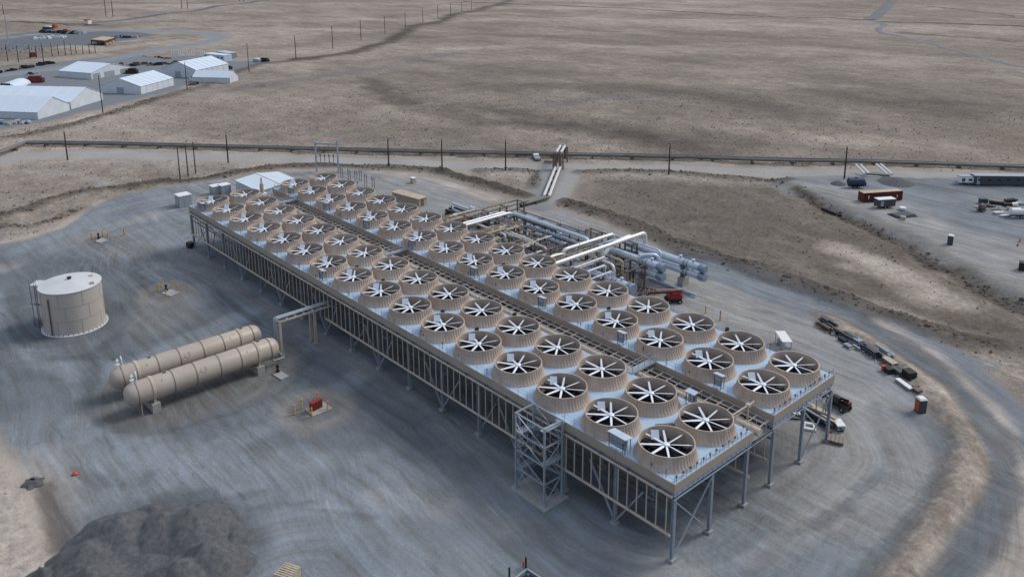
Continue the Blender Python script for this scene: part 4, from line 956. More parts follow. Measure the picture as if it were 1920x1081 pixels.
def bridge_pipes():
    A = Vector(G(1046, 313, .9)); d = Vector((.595, -.804, 0)); t = thing('pipe_bridge', 'pair of white insulated pipes climbing over the road and pipeline on brown posts', 'pipe bridge', tuple(A)); o = tuple(A); n = Vector((-d.y, d.x, 0))
    pa = [Vector(G(980, 383, .7)), Vector(G(1024, 369, .9)), A, A+Vector((0, 0, 4.6)), A+d*11+Vector((0, 0, 4.6)), A+d*11]
    for s in (-1, 1):
        q = [p+n*s*.75 for p in pa]; q[0] = pa[0]+Vector((.3, -1, 0)).normalized()*s*.8; q[1] = pa[1]+n*s*.75
        MB(o).tube([q[1]+(q[2]-q[1]).normalized()*.6, q[2]-(q[2]-q[1]).normalized()*.5], .44, 14).build('pipe', M['pipew'], t, True); MB(o).tube([q[0], q[1]], .42, 14).build('pipe', M['pipe_gr'], t, True)
        MB(o).tube([q[2]-(q[2]-q[1]).normalized()*.5, q[2], q[3], q[3]+(q[4]-q[3]).normalized()*1.0], .45, 14, .7).build('pipe_riser', M['rack'], t, True); MB(o).tube([q[3]+(q[4]-q[3]).normalized()*1.0, q[4]-(q[4]-q[3]).normalized()*1.0], .44, 14).build('pipe', M['pipew'], t, True); MB(o).tube([q[4]-(q[4]-q[3]).normalized()*1.0, q[4], q[5]], .45, 14, .7).build('pipe_riser', M['rack'], t, True)
    for k in (0.5, 10.5):
        l = MB(o)
        for s in (-1.6, 1.6): p = A+d*k+n*s; l.bar((p.x, p.y, gzi(p.x, p.y)-.2), (p.x, p.y, 5.2), .35)
        p0 = A+d*k+n*-1.6; p1 = A+d*k+n*1.6; l.bar((p0.x, p0.y, 4.7), (p1.x, p1.y, 4.7), .35); l.build('support_frame', M['rack'], t)
    s = MB(o); supports(s, [tuple(pa[1]), tuple(pa[2])], 6, .6, 2.2); supports(s, [tuple(pa[0]), tuple(pa[1])], 5, .6, 2.2); s.build('sleeper', M['band'], t)
    e = MB(o)
    for s_ in (-1, 1): p = pa[0]+Vector((.3, -1, 0)).normalized()*s_*.8; q = p+(pa[1]-pa[0]).normalized()*1.6; e.tube([tuple(p-(pa[1]-pa[0]).normalized()*.3), tuple(q)], .52, 12)
    e.build('end_flange', M['black'], t)
bridge_pipes()
white_pipes('left pair of white pipes sloping down from the pipeline near the red container', [(1609, 309), (1625, 326)], [2.2, .8], .38, 1.5)
white_pipes('right pair of white pipes sloping down from the pipeline near the red container', [(1647, 308), (1668, 327)], [2.2, .8], .38, 1.5)
o_ = tag(MB(G(1622, 326, .5)).tube([G(1622, 326, .7), G(1668, 329, .7)], .3, 10).build('ground_pipe', M['pipe_gr'], smooth=True), 'dull grey pipe on the ground joining the two white pipe pairs', 'pipe')
p0, p1 = GG(1541, 393), GG(1576, 407); o_ = tag(MB(p0).tube([(p0[0], p0[1], p0[2]+.35), (p1[0], p1[1], p1[2]+.35)], .4, 12).build('plastic_pipe', M['black'], smooth=True), 'loose black plastic pipe lying in the scrub below the red container', 'pipe')
# ---------------------------------------------------------------- process equipment (heat exchangers and piping)
def exchanger(name, label, y, x0, x1, zs, r, group='blue white heat exchangers', block=True):
    t = thing(name, label, 'heat exchanger', (x0, y, 0), 0, group)
    for z in zs:
        s = MB(); s.lathe([(r, 1.5), (r, x1-x0)], (0, 0, z), 24, axis='x'); sh = s.build('shell', M['clad'], t, True)
        h = MB(); h.lathe([(.1, -.05), (r*1.08, 0), (r*1.12, .08), (r*1.12, .9), (r*1.2, .9), (r*1.2, 1.2), (r*1.04, 1.2), (r*1.04, 1.6)], (0, 0, z), 24, axis='x', caps=True); h.build('end_channel', M['cladend'], t, True)
        b = MB()
        for k in (4.2, 5.0, x1-x0-3): b.lathe([(r*1.05, 0), (r*1.05, .5)], (k, 0, z), 24, axis='x')
        b.build('shell_flange', M['cladend'], t, True)
        nz_ = MB()
        for k in (3.2, 6.5): nz_.lathe([(.28, 0), (.28, r+.45), (.4, r+.45), (.4, r+.6)], (k, 0, z), 12)
        nz_.build('nozzle', M['clad'], t)
    if block:
        for k in (5.6, (x1-x0)*.62):
            MB().box(k-.7, k+.7, -1.1, 1.1, -.2, 1.9 if zs[0] > 2.8 else .9).build('concrete_pier', M['conc'], t)
            f = MB(); f.box(k-.35, k+.35, -.7, .7, 1.9 if zs[0] > 2.8 else .9, zs[-1]); f.build('saddle', M['rack'], t)
    return t
exchanger('heat_exchanger', 'stacked pair of pale cylindrical heat exchangers, rightmost pair of the process area', -65.4, 40.4, 62, (3.3, 5.2), .78)
exchanger('heat_exchanger', 'stacked pair of pale cylindrical heat exchangers, middle pair of the process area', -58.6, 46.0, 64, (3.6, 5.6), .85)
exchanger('heat_exchanger', 'single large pale cylinder exchanger lying low beside the far fan row', -49.4, 46.4, 66, (3.4,), 1.05)
exchanger('heat_exchanger', 'long pale exchanger lying at the far end of the process area', -57.0, 92, 108, (2.6, 4.4), .7)
exchanger('heat_exchanger', 'pale exchanger cylinder in shadow under the blue pipes', -46.5, 82, 96, (3.2,), .95)
def prun(label, pts, r, m, n=14, bend=1.2):
    o = tuple(pts[0]); ob = MB(o).tube(pts, r, n, bend).build('process_pipe', M[m], smooth=True); tag(ob, label, 'pipe'); return ob
prun('longest white pipe crossing over the process area and dropping at its right end', [(57, -33.9, 9.1), (56.8, -65.5, 9.1), (56.8, -65.5, 5.6)], .46, 'pipew', 14, 1.3)
z_ = 8.4; a = G(1055, 469, z_); b = G(1143, 436, z_); prun('white elbowed pipe crossing above the brown rack, second from the right', [(a[0], a[1], 4.0), (a[0], a[1], z_), (a[0]-.4, b[1], z_), (a[0]-.4, b[1], 6.5)], .42, 'pipew')
a = G(1150, 455, 8); b = G(1172, 439, 8); prun('short thick white elbow pipe rising between the two crossing pipes', [(a[0], a[1]+3, 6), (a[0], a[1], 8), (a[0], b[1], 8.2), (a[0]-.2, b[1]-1, 5)], .5, 'pipew')
prun('white vertical pipe dropping from the long crossing pipe', [(58.5, -52.6, 9.0), (57.0, -52.4, 4.2)], .5, 'pipew')
z_ = 7.2; a = G(962, 400, z_); b = G(1098, 446, z_); ym = (a[1]+b[1])/2; prun('long pale blue pipe along the far edge of the process area', [(a[0]+1, ym+1.5, 5), (a[0], ym, z_), (b[0], ym, z_), (b[0]-1.5, ym, z_-1)], .55, 'clad')
z_ = 6.6; a = G(985, 421, z_); b = G(1085, 458, z_); ym = (a[1]+b[1])/2; prun('dull blue pipe bending down at its left end above the exchangers', [(a[0], ym, 2.5), (a[0], ym, z_), (b[0], ym, z_)], .45, 'bluepipe', 14, 2)
z_ = 6.0; a = G(998, 436, z_); b = G(1075, 466, z_); ym = (a[1]+b[1])/2; prun('dark blue grey pipe with a swan neck left end, nearest the fans', [(a[0], ym, 1.5), (a[0], ym, z_), (b[0], ym, z_)], .45, 'bluepipe', 14, 2)
z_ = 7; a = G(1100, 462, z_); b = G(1140, 454, z_); c = G(1075, 455, z_); prun('dull blue S shaped pipe under the white crossing pipes', [c, a, b, G(1150, 450, 7)], .42, 'bluepipe', 14, 2)
z_ = 7.2; a = G(1175, 448, z_); b = G(1238, 470, z_); ym = (a[1]+b[1])/2; prun('slim pale pipe with a right angle drop beside the rightmost exchangers', [(a[0], ym, z_), (b[0], ym, z_), (b[0], ym, 2.0)], .24, 'clad')
z_ = 7; a = G(1190, 510, 0); b = G(1196, 478, z_); c = G(1222, 482, z_); prun('pale looped pipe rising in front of the middle exchangers', [(b[0], b[1], .3), (b[0], b[1], z_), (c[0], c[1]-2.6, z_), (c[0], c[1]-2.6, 3)], .36, 'clad', 14, 1.8)
b = G(1125, 487, 6.5); c = G(1152, 497, 6.5); prun('white looped pipe arching over the single low exchanger', [(b[0]+6, b[1], 6.5), (b[0], b[1], 6.5), (c[0], c[1], 6.5), (c[0], c[1], 2.5)], .32, 'pipew', 14, 1.6)
prun('pale pipe along the ground between the exchangers', [(40, -62, .6), (70, -62, .6)], .3, 'clad')
prun('white pipe on the near side of the brown rack', [(62, -35.0, 8.2), (61.8, -44, 8.2), (61.8, -50, 5)], .3, 'pipew')
for k, (x, zz, lab) in enumerate([(91, 7.6, 'upper'), (93.2, 7.2, 'lower')]): prun('white pipe from the far bank to the left of the process area, %s one' % lab, [(x, -34.0, zz), (x, -56, zz), (x, -57.5, 5)], .34, 'pipew')
for k, y in enumerate([-43.5, -41.6]): prun('curved blue grey pipe bend standing among the dark exchangers, %s one' % ORD[k], [(80-k*3, y-3, .5), (80-k*3, y-3, 4.4), (80-k*3, y+1, 4.4), (80-k*3, y+1, 1)], .45, 'bluepipe', 12, 1.5)
def brown_rack(x0, x1, y0, y1, h, nx, ny, label, levels=2):
    o = ((x0+x1)/2, (y0+y1)/2, 0); t = thing('steel_rack', label, 'rack', o); l = MB(o); b = MB(o)
    xs = [x0+(x1-x0)*i/(nx-1) for i in range(nx)]; ys = [y0+(y1-y0)*j/(ny-1) for j in range(ny)]
    for x in xs:
        for y in ys: MB(o).bar((x, y, -.1), (x, y, h), .3).build('leg', M['rack'], t)
    for L in range(levels):
        z = h-L*2.4
        for x in xs: b.bar((x, y0, z), (x, y1, z), .24)
        for y in ys: b.bar((x0, y, z-.02), (x1, y, z-.02), .22)
    b.build('beam', M['rack'], t)
    r = MB(o); n = int((y1-y0)/1.5) if y1 > y0 else int((y0-y1)/1.5)
    for y in (y0, y1):
        for i in range(len(xs)-1): r.bar((xs[i], y, h+1.0), (xs[i+1], y, h+1.0), .06)
    for x in xs:
        for y in (y0, y1): r.bar((x, y, h), (x, y, h+1), .07)
    r.build('railing', M['lumber'], t)
    return t, o
brown_rack(60, 66, -50, -35, 7.8, 2, 4, 'brown steel rack carrying the white crossing pipes next to the far bank')
brown_rack(66, 90, -60, -57, 7.0, 5, 2, 'long brown steel rack under the far side pipes')
brown_rack(68, 88, -50.5, -47, 6.0, 5, 2, 'dark brown rack over the shaded exchangers')
brown_rack(95, 97.5, -64, -40, 7.6, 2, 5, 'narrow rack walkway reaching away from the fans at the left of the process area')
brown_rack(50, 58, -57.2, -51.5, 5.6, 3, 2, 'low brown platform between the middle and low exchangers')
def walkway(pts, z, label, w=1.1):
    o = (pts[0][0], pts[0][1], z); t = thing('walkway', label, 'walkway', o); d = MB(o); r = MB(o); s = MB(o)
    for (a, b), (c, e) in zip(pts[:-1], pts[1:]):
        d.bar((a, b, z), (c, e, z), w, .1); v = Vector((c-a, e-b, 0)); n = Vector((-v.y, v.x, 0)).normalized()*(w/2)
        for sg in (-1, 1):
            for zz in (.55, 1.1): r.bar((a+n.x*sg, b+n.y*sg, z+zz), (c+n.x*sg, e+n.y*sg, z+zz), .07)
            k = int(v.length/1.5)+1
            for i in range(k+1): q = Vector((a, b, 0))+v*(i/k)+n*sg; r.bar((q.x, q.y, z), (q.x, q.y, z+1.1), .06)
        for i in range(3): q = Vector((a, b, 0))+v*(i/2); s.bar((q.x, q.y, 0), (q.x, q.y, z), .2)
    d.build('walkway_deck', M['lumber'], t); r.build('railing', M['lumber'], t); s.build('leg', M['rack'], t)
walkway([(59.3, -34.5), (59.2, -54)], 8.0, 'tan railed walkway beside the longest white crossing pipe')
walkway([(72, -34.5), (72, -46)], 7.6, 'tan railed walkway from the far bank over the dark exchangers')
walkway([(97, -34.5), (97, -60)], 7.4, 'tan railed walkway at the left of the process area')
walkway([(88.5, -34.4), (84, -40), (84, -48)], 7.2, 'tan cranked walkway behind the eighth fan of the far row')
def skid():
    t = thing('pipe_skid', 'dark pipe skid with parallel white topped pipes left of the process area', 'pipe skid', (108, -58, 0)); o = (108, -58, 0)
    for k, (y, z) in enumerate([(-56.5, 1.6), (-58, 1.7), (-59.5, 1.6), (-58.8, 3.0)]): MB(o).tube([(98, y, z), (118, y, z)], .38, 10).build('pipe', M['clad' if k % 2 else 'dark'], t, True)
    b = MB(o)
    for x in (99, 104, 109, 114, 117.5): b.box(x-.15, x+.15, -60.2, -55.8, 0, 1.2); b.bar((x, -58, 0), (x, -58, 4.0 if x == 104 else 2.6), .2)
    b.build('skid_frame', M['rack'], t)
    v = MB(o)
    for x in (103, 108, 112, 117): v.lathe([(.25, 1.9), (.45, 2.0), (.45, 2.4), (.1, 2.5)], (x, -57.2, 0), 10)
    v.build('valve', M['dark'], t)
skid()
def pumps():
    for i in range(6):
        x = 66+i*4.3; y = -44.8; t = thing('pump', 'dark pump and motor under the pipes, %s from the right in its row' % ORD[i], 'pump', (x, y, 0), 0, 'row of dark pumps under the pipes')
        MB().box(-1.6, 1.6, -.6, .6, -.1, .4).build('plinth', M['conc'], t); MB().lathe([(.45, -1.4), (.5, -1.3), (.5, 0), (.2, .05), (.2, .4), (.7, .45), (.7, .9), (.3, 1.0)], (0, 0, 1.1), 16, axis='x').build('motor', M['bluepipe'], t, True)
        MB().tube([(.7, 0, 1.2), (.7, 0, 3.2), (.7, -2.0, 3.2)], .3, 10, .6).build('discharge_pipe', M['clad'], t, True)
pumps()
rp_ = random.Random(21)
LZ = [('pale cladding', 'clad'), ('white', 'pipew'), ('brown', 'rack'), ('dull blue', 'bluepipe'), ('tan', 'lumber')]
for i in range(44):
    nm_, mm = LZ[rp_.choice((0, 0, 1, 1, 2, 3, 4))]; y = -61+i*.56+rp_.uniform(-.3, .3); x = rp_.uniform(52, 88); L = rp_.uniform(6, 20); zz = rp_.uniform(1.2, 6.8)
    e = rp_.choice((-1, 1)); pts = [(x, y, .3 if rp_.random() < .5 else zz-2), (x, y, zz), (min(x+L, 104), y, zz), (min(x+L, 104), y+e*rp_.uniform(1, 3), zz)]
    prun('thin %s pipe with bends in the tangle of process piping' % nm_, pts, rp_.choice((.12, .16, .22, .28)), mm, 8, .7)['group'] = 'thin pipes in the process tangle'
for i in range(28):
    nm_, mm = LZ[rp_.choice((0, 1, 1, 2, 4, 4))]; x = 52+i*1.8+rp_.uniform(-.6, .6); y = rp_.uniform(-46, -36); L = rp_.uniform(5, 15); zz = rp_.uniform(4.5, 8.0)
    prun('thin %s cross pipe in the tangle of process piping' % nm_, [(x, y, zz), (x, y-L, zz), (x, y-L, zz-rp_.uniform(1.5, 4))], rp_.choice((.12, .16, .24)), mm, 8, .6)['group'] = 'thin cross pipes in the process tangle'
exchanger('heat_exchanger', 'short pale drum lying low between the racks in the process area', -53.8, 68, 80, (2.2,), .8)
exchanger('heat_exchanger', 'short pale drum nearest the far fans at the left of the process area', -40.5, 86, 95, (2.0,), .8)
brown_rack(76, 94, -56.5, -51.5, 6.6, 6, 2, 'tall brown rack with handrails in the middle of the process area', 3)
brown_rack(58, 72, -64.2, -62.4, 6.4, 5, 2, 'slim brown rack between the rightmost exchangers and the track', 2)
walkway([(84, -34.5), (84, -52)], 6.8, 'tan railed walkway over the short pale drum in the process area')
# small tan, valve clutter on the process area
def valve_clutter():
    for i in range(60):
        x = random.uniform(48, 102); y = random.uniform(-61, -38); h = random.uniform(1.2, 5.5)
        t = thing('valve_stand', None, 'valve', (x, y, 0), 0, 'valve stands among the process piping'); t['label'] = 'small tan valve and pipe stub among the process piping'
        MB().tube([(0, 0, -.1), (0, 0, h), (random.uniform(-1.6, 1.6), random.uniform(-1, 1), h)], random.choice((.12, .18, .24)), 8, .4).build('pipe_stub', M[random.choice(('rack', 'tanpipe', 'clad', 'lumber'))], t, True)
        MB().lathe([(.3, -.05), (.3, .05)], (0, 0, h*.6), 10).lathe([(.08, 0), (.08, .3)], (0, 0, h), 8).build('hand_wheel', M[random.choice(('dark', 'red', 'rack'))], t)
valve_clutter()
# ---------------------------------------------------------------- machines and stores
def wheel(p, r, w, parent, rz=0):
    t = MB(); t.lathe([(r*.75, -w/2), (r, -w*.35), (r, w*.35), (r*.75, w/2)], (0, 0, 0), 20, axis='y'); o = t.build('wheel', M['rubber'], parent, True); o.location = p
    MB().lathe([(r*.45, -w/2-.02), (r*.45, w/2+.02)], (0, 0, 0), 12, axis='y').build('rim', M['steel'], o); return o
def rd(a, b): A = GG(*a); B = GG(*b); return math.atan2(B[1]-A[1], B[0]-A[0])
def manlift():
    p = GG(1262, 566); t = thing('boom_lift', 'red boom lift parked beside the exchangers with its boom folded flat', 'boom lift', p, math.radians(48))
    MB().box(-1.6, 1.6, -.9, .9, .55, 1.0).build('chassis', M['dark'], t)
    for x in (-1.2, 1.2):
        for y in (-1.0, 1.0): wheel((x, y, .5), .5, .35, t)
    MB().box(-1.7, 1.3, -.95, .95, 1.05, 1.9).box(-1.3, .5, -.8, .8, 1.9, 2.25).build('turret', M['red'], t)
    MB().bar((-1.6, .2, 2.4), (5.0, .2, 2.1), .32, .4).bar((5.0, .2, 2.1), (5.6, .2, 1.2), .25).build('boom', M['cont'], t)
    MB().bar((-2.2, -.5, 2.55), (3.6, -.5, 2.45), .22).build('upper_boom', M['lumber'], t)
    b = MB(); 
    for x in (5.4, 6.3):
        for y in (-.7, .9): b.bar((x, y, .5), (x, y, 1.6), .07)
    for z in (.55, 1.1, 1.6): b.bar((5.4, -.7, z), (6.3, -.7, z), .06).bar((5.4, .9, z), (6.3, .9, z), .06).bar((6.3, -.7, z), (6.3, .9, z), .06)
    b.box(5.4, 6.3, -.7, .9, .48, .54); b.build('basket', M['red'], t)
manlift()
def jackstack():
    p = GG(1213, 549); t = thing('pipe_stand_pile', 'low pile of red pipe stands left of the boom lift', 'pipe stands', p, .4)
    for k in range(5):
        x = k*.9-1.8; MB().bar((x-.4, -.5, 0), (x, 0, 1.0), .1).bar((x+.4, -.5, 0), (x, 0, 1.0), .1).bar((x, .6, 0), (x, 0, 1.0), .1).bar((x-.35, 0, 1.05), (x+.35, 0, 1.05), .16).build('stand', M['red'], t)
jackstack()
def telehandler():
    p = GG(1572, 764); t = thing('telehandler', 'black and red telehandler forklift parked at the right end of the far bank', 'telehandler', p, rd((1585, 770), (1548, 750)))
    MB().box(-2.0, 2.0, -.75, .75, .6, 1.35).build('chassis', M['dark'], t)
    for x in (-1.5, 1.5):
        for y in (-1.0, 1.0): wheel((x, y, .62), .62, .42, t)
    c = MB().box(-.6, .9, .15, .95, 1.35, 2.45).build('cab', M['glass'], t); MB().box(-.7, 1.0, .1, 1.0, 2.46, 2.56).build('cab_roof', M['dark'], c)
    MB().box(-2.1, -.6, -.9, .1, 1.36, 1.75).build('engine_cover', M['dark'], t); MB().box(-2.15, -1.3, -.85, .05, 1.755, 1.95).build('fuel_cap', M['red'], t)
    MB().bar((-1.8, -.35, 2.2), (3.2, -.35, 1.5), .3, .38).bar((3.2, -.35, 1.5), (3.5, -.35, .6), .2).build('boom', M['dark'], t)
    MB().bar((3.5, -.8, .5), (4.8, -.8, .45), .1).bar((3.5, .1, .5), (4.8, .1, .45), .1).box(3.4, 3.5, -1.0, .3, .4, 1.3).build('fork', M['dark'], t); t.scale = (.84, .84, .84)
telehandler()
def flat_trailer():
    p = GG(1532, 785); t = thing('flatbed_trailer', 'dark flatbed trailer loaded with pale boards under the right corner of the far bank', 'trailer', p, rd((1515, 770), (1552, 792)))
    MB().box(-3.4, 3.2, -1.2, 1.2, .75, .95).build('bed', M['dark'], t)
    for x in (-.7, .5):
        for y in (-1.3, 1.3): wheel((x, y, .42), .42, .25, t)
    MB().bar((3.2, 0, .8), (4.8, 0, .6), .15).build('drawbar', M['dark'], t)
    l = MB().box(-3.2, 2.8, .5, 1.1, .97, 1.35).box(-2.9, 3.3, -.1, .35, .97, 1.2); l.build('board_stack', M['lumber'], t)
    MB().box(-3.0, 2.2, -.95, -.6, .97, 1.25).build('white_beam', M['cabinet'], t); MB().box(-1.0, .9, -.3, .4, 1.3, 1.6).build('wooden_box', M['lumber'], t)
flat_trailer()
def crate_frame():
    p = GG(1517, 801); t = thing('pallet', 'white square frame pallet with a hole under the far bank corner', 'pallet', p, .5)
    MB().box(-1, 1, -1, -.55, 0, .35).box(-1, 1, .55, 1, 0, .35).box(-1, -.55, -.55, .55, 0, .35).box(.55, 1, -.55, .55, 0, .35).build('frame', M['white'], t)
    p = GG(1572, 803); t = thing('crate', 'white lidded crate on dark feet beside the telehandler', 'crate', p, -.7)
    MB().box(-.95, .95, -.55, .55, .25, .95).build('crate_body', M['cabinet'], t); MB().box(-1.05, 1.05, -.65, .65, .96, 1.1).build('lid', M['white'], t); MB().box(-.8, -.6, -.5, .5, 0, .25).box(.6, .8, -.5, .5, 0, .25).build('skid', M['dark'], t)
    p = GG(1567, 828); t = thing('crate', 'gabled tan crate with ribbed roof by the end leg of the far bank', 'crate', p, .35)
    MB().box(-1.1, 1.1, -.75, .75, 0, .55).build('crate_body', M['rack'], t)
    r = MB(); r._a([(-1.2, -.9, .56), (1.2, -.9, .56), (1.2, 0, 1.15), (-1.2, 0, 1.15), (-1.2, .9, .56), (1.2, .9, .56)], [(0, 1, 2, 3), (3, 2, 5, 4), (0, 3, 4), (1, 5, 2), (0, 4, 5, 1)])
    for k in range(5): x = -1.1+k*.55; r.bar((x, -.9, .6), (x, 0, 1.19), .08); r.bar((x, .9, .6), (x, 0, 1.19), .08)
    r.build('roof', M['lumber'], t)
    p = GG(1555, 815); o = MB(p).lathe([(.02, 0), (.3, .02), (.3, .7), (.22, .85), (.02, .86)], p, 14).build('gas_can', M['red'], smooth=True); tag(o, 'small red can standing next to the gabled tan crate', 'can')
    p = GG(1492, 783); t = thing('generator', 'small white equipment box under the far bank', 'equipment box', p, .6); MB().box(-.6, .6, -.4, .4, .15, .9).build('box_body', M['white'], t); MB().box(-.7, .7, -.5, .5, 0, .14).build('skid', M['dark'], t)
crate_frame()
def cooler_table():
    p = GG(1468, 650); t = thing('canopy_stand', 'white topped stand with stacked tables behind the rightmost fans', 'stand', p, math.radians(-42))
    MB().box(-2.2, 2.2, -.9, .9, 2.0, 2.12).build('canopy', M['white'], t); f = MB()
    for x in (-2, 0, 2):
        for y in (-.8, .8): f.bar((x, y, 0), (x, y, 2.0), .1)
    f.build('leg', M['steel'], t); MB().box(-2, -.3, -.7, .7, .3, 1.0).box(.3, 1.8, -.6, .6, .2, .9).build('stored_box', M['cabinet'], t)
cooler_table()
def toilet(p, rz, label, side, front, roof='white', s=1.0):
    t = thing('portable_toilet', label, 'portable toilet', p, rz)
    MB().box(-.62*s, .62*s, -.62*s, .62*s, .1, 2.25*s).build('cabin', M[front], t); MB().box(-.5*s, .5*s, .63*s, .67*s, .25, 2.05*s).build('door', M[side], t)
    r = MB(); r._a([(-.68*s, -.68*s, 2.26*s), (.68*s, -.68*s, 2.26*s), (.68*s, .68*s, 2.26*s), (-.68*s, .68*s, 2.26*s), (-.5*s, -.5*s, 2.5*s), (.5*s, -.5*s, 2.5*s), (.5*s, .5*s, 2.5*s), (-.5*s, .5*s, 2.5*s)], [(3, 2, 1, 0), (4, 5, 6, 7), (0, 1, 5, 4), (1, 2, 6, 5), (2, 3, 7, 6), (3, 0, 4, 7)]); r.build('roof', M[roof], t)
    MB().box(-.6*s, .6*s, -.65*s, .65*s, 0, .1).build('skid', M['dark'], t); return t
toilet(GG(1725, 771), math.radians(-32), 'portable toilet with white roof, orange red door side and dark front by the store row', 'orange', 'slate')
toilet(GG(1781, 458), .3, 'dark portable toilet alone on the right hand gravel yard', 'slate', 'slate')
# row of stored materials beside the ring road
def beams_pile(px, py, n, L, rz, m, label, seed=0):
    p = GG(px, py); t = thing('beam_stack', label, 'beam stack', p, rz, 'stored materials beside the ring road'); r = random.Random(seed); L = L*.78
    for k in range(n):
        y = (k % 3)*.5-.5+r.uniform(-.15, .15); z = (k//3)*.36+.25; l = L*r.uniform(.45, 1); o = r.uniform(-.7, .7)
        MB().box(-l/2+o, l/2+o, y-.17, y+.17, z, z+.05).box(-l/2+o, l/2+o, y-.03, y+.03, z+.05, z+.27).box(-l/2+o, l/2+o, y-.17, y+.17, z+.27, z+.32).build('beam', M[m], t)
    MB().box(-L/4-.1, -L/4+.1, -1, 1, 0, .24).box(L/4-.1, L/4+.1, -1, 1, 0, .24).build('bearer', M['lumber'], t)
ra = math.radians(-83)
RD = lambda a, b: math.atan2(GG(*b)[1]-GG(*a)[1], GG(*b)[0]-GG(*a)[0])
r1 = RD((1541, 607), (1566, 622)); r2 = RD((1640, 655), (1700, 700))
beams_pile(1553, 610, 9, 5.5, r1, 'steel_dk', 'stack of dark grey steel beams, uppermost of the store row, behind its twin', 1)
beams_pile(1550, 618, 6, 5.5, r1, 'rack', 'stack of brown steel beams, front one at the upper end of the store row', 2)
beams_pile(1589, 632, 6, 5.0, r1, 'steel_dk', 'low stack of dark beams second along the store row', 3)
beams_pile(1594, 651, 3, 4.0, r1, 'steel', 'small stack of grey beams lying in front of the store row', 4)
beams_pile(1660, 661, 4, 4.5, r2, 'steel', 'grey beams lying behind the pale boards of the store row', 5)
beams_pile(1633, 664, 9, 5.5, r2, 'steel_dk', 'tangled dark beam pile in the middle of the store row', 6)
def crate(px, py, d, rz, m, label, name='crate', lid=None, grp='stored materials beside the ring road'):
    p = GG(px, py); t = thing(name, label, name.replace('_', ' '), p, rz, grp)
    MB().box(-d[0]/2, d[0]/2, -d[1]/2, d[1]/2, .12, d[2]).build('crate_body', M[m], t); MB().box(-d[0]/2-.04, d[0]/2+.04, -d[1]/2-.04, d[1]/2+.04, d[2]+.005, d[2]+.09).build('lid', M[lid or m], t)
    b = MB()
    for x in (-d[0]*.35, 0, d[0]*.35): b.box(x-.07, x+.07, -d[1]/2-.02, d[1]/2+.02, 0, .115)
    t.scale = (.82, .82, .82)
    b.build('bearer', M['rack'], t); s = MB()
    n = max(2, int(d[0]/.6))
    for k in range(n+1): x = -d[0]/2+d[0]*k/n; s.box(x-.04, x+.04, d[1]/2+.003, d[1]/2+.05, .15, d[2]-.02)
    s.build('batten', M['rack'] if m != 'rack' else M['dark'], t); return t
crate(1582, 640, (2.4, 1.4, .7), r1, 'black', 'low black bin second along the store row')
crate(1597, 645, (2.2, 1.4, .8), r1, 'lumber', 'pale wooden crate open topped near the middle of the store row', lid='dark')
crate(1608, 640, (2.2, 1.5, .9), r1, 'steel', 'grey lidded crate near the middle of the store row', lid='cladend')
crate(1622, 655, (2.0, 1.2, .8), r1, 'black', 'black crate between the grey crate and the tangled beams')
p = GG(1655, 672); t = thing('board_stack', 'long pale boards lying over the store row', 'board stack', p, r2, 'stored materials beside the ring road'); MB().box(-3.6, 3.0, -.25, .25, .5, .8).build('board', M['lumber'], t); MB().box(-2, -1.6, -.6, .6, 0, .49).box(1.6, 2.0, -.6, .6, 0, .49).build('bearer', M['black'], t)
crate(1668, 684, (3.2, 1.5, 1.1), r2, 'rack', 'wide crate with cream top at the lower middle of the store row', lid='lumber')
crate(1664, 697, (2.2, 1.4, 1.1), r2, 'black', 'black machine crate with a red end at the lower end of the store row')
tag(MB(GG(1656, 697)).rbox(tuple(np.array(GG(1656, 695))+np.array([0, 0, .6])), (.5, .5, .7), r2).rbox(tuple(np.array(GG(1656, 695))+np.array([0, 0, 1.05])), (.6, .6, .08), r2).build('red_canister', M['orange']), 'small orange red canister at the end of the black machine crate', 'canister')
beams_pile(1684, 700, 6, 4.5, r2, 'steel_dk', 'dark steel sections at the lower end of the store row', 8)
crate(1704, 708, (2.2, 1.8, 1.6), r2, 'black', 'tall black bin at the lower end of the store row')
crate(1695, 723, (4.2, 1.0, .55), r2, 'cabinet', 'long white topped box lying in front of the portable toilet', lid='white')
crate(1719, 733, (1.8, 1.2, .5), r2, 'rack', 'low rust brown scrap tray just above the portable toilet')
rq = random.Random(8); PTH = [(1548, 608), (1570, 622), (1600, 640), (1632, 656), (1655, 675), (1672, 690), (1700, 712), (1716, 735)]
for i in range(34):
    f = rq.uniform(0, len(PTH)-1.01); k = int(f); a, b = PTH[k], PTH[k+1]; t_ = f-k; px = a[0]+(b[0]-a[0])*t_+rq.uniform(-9, 9); py = a[1]+(b[1]-a[1])*t_+rq.uniform(-6, 6); p = GG(px, py); m = rq.choice(('dark', 'rack', 'steel_dk', 'steel', 'black', 'lumber', 'steel_dk'))
    o_ = thing('offcut_piece', 'small %s offcut lying loose in the store row' % {'dark': 'black', 'rack': 'brown', 'steel_dk': 'dark grey', 'steel': 'grey', 'black': 'black', 'lumber': 'pale wooden'}[m], 'offcut', p, rq.uniform(0, 3), 'loose offcuts in the store row')
    sx, sy, sz = rq.uniform(.5, 2.4), rq.uniform(.15, .8), rq.uniform(.15, .55); MB().rbox((0, 0, sz/2+.05), (sx, sy, sz), 0, rq.uniform(-.12, .12)).build('offcut_body', M[m], o_); MB().rbox((0, 0, .05), (sx*.3, sy*1.4, .1), 0).build('bearer', M['dark'], o_)
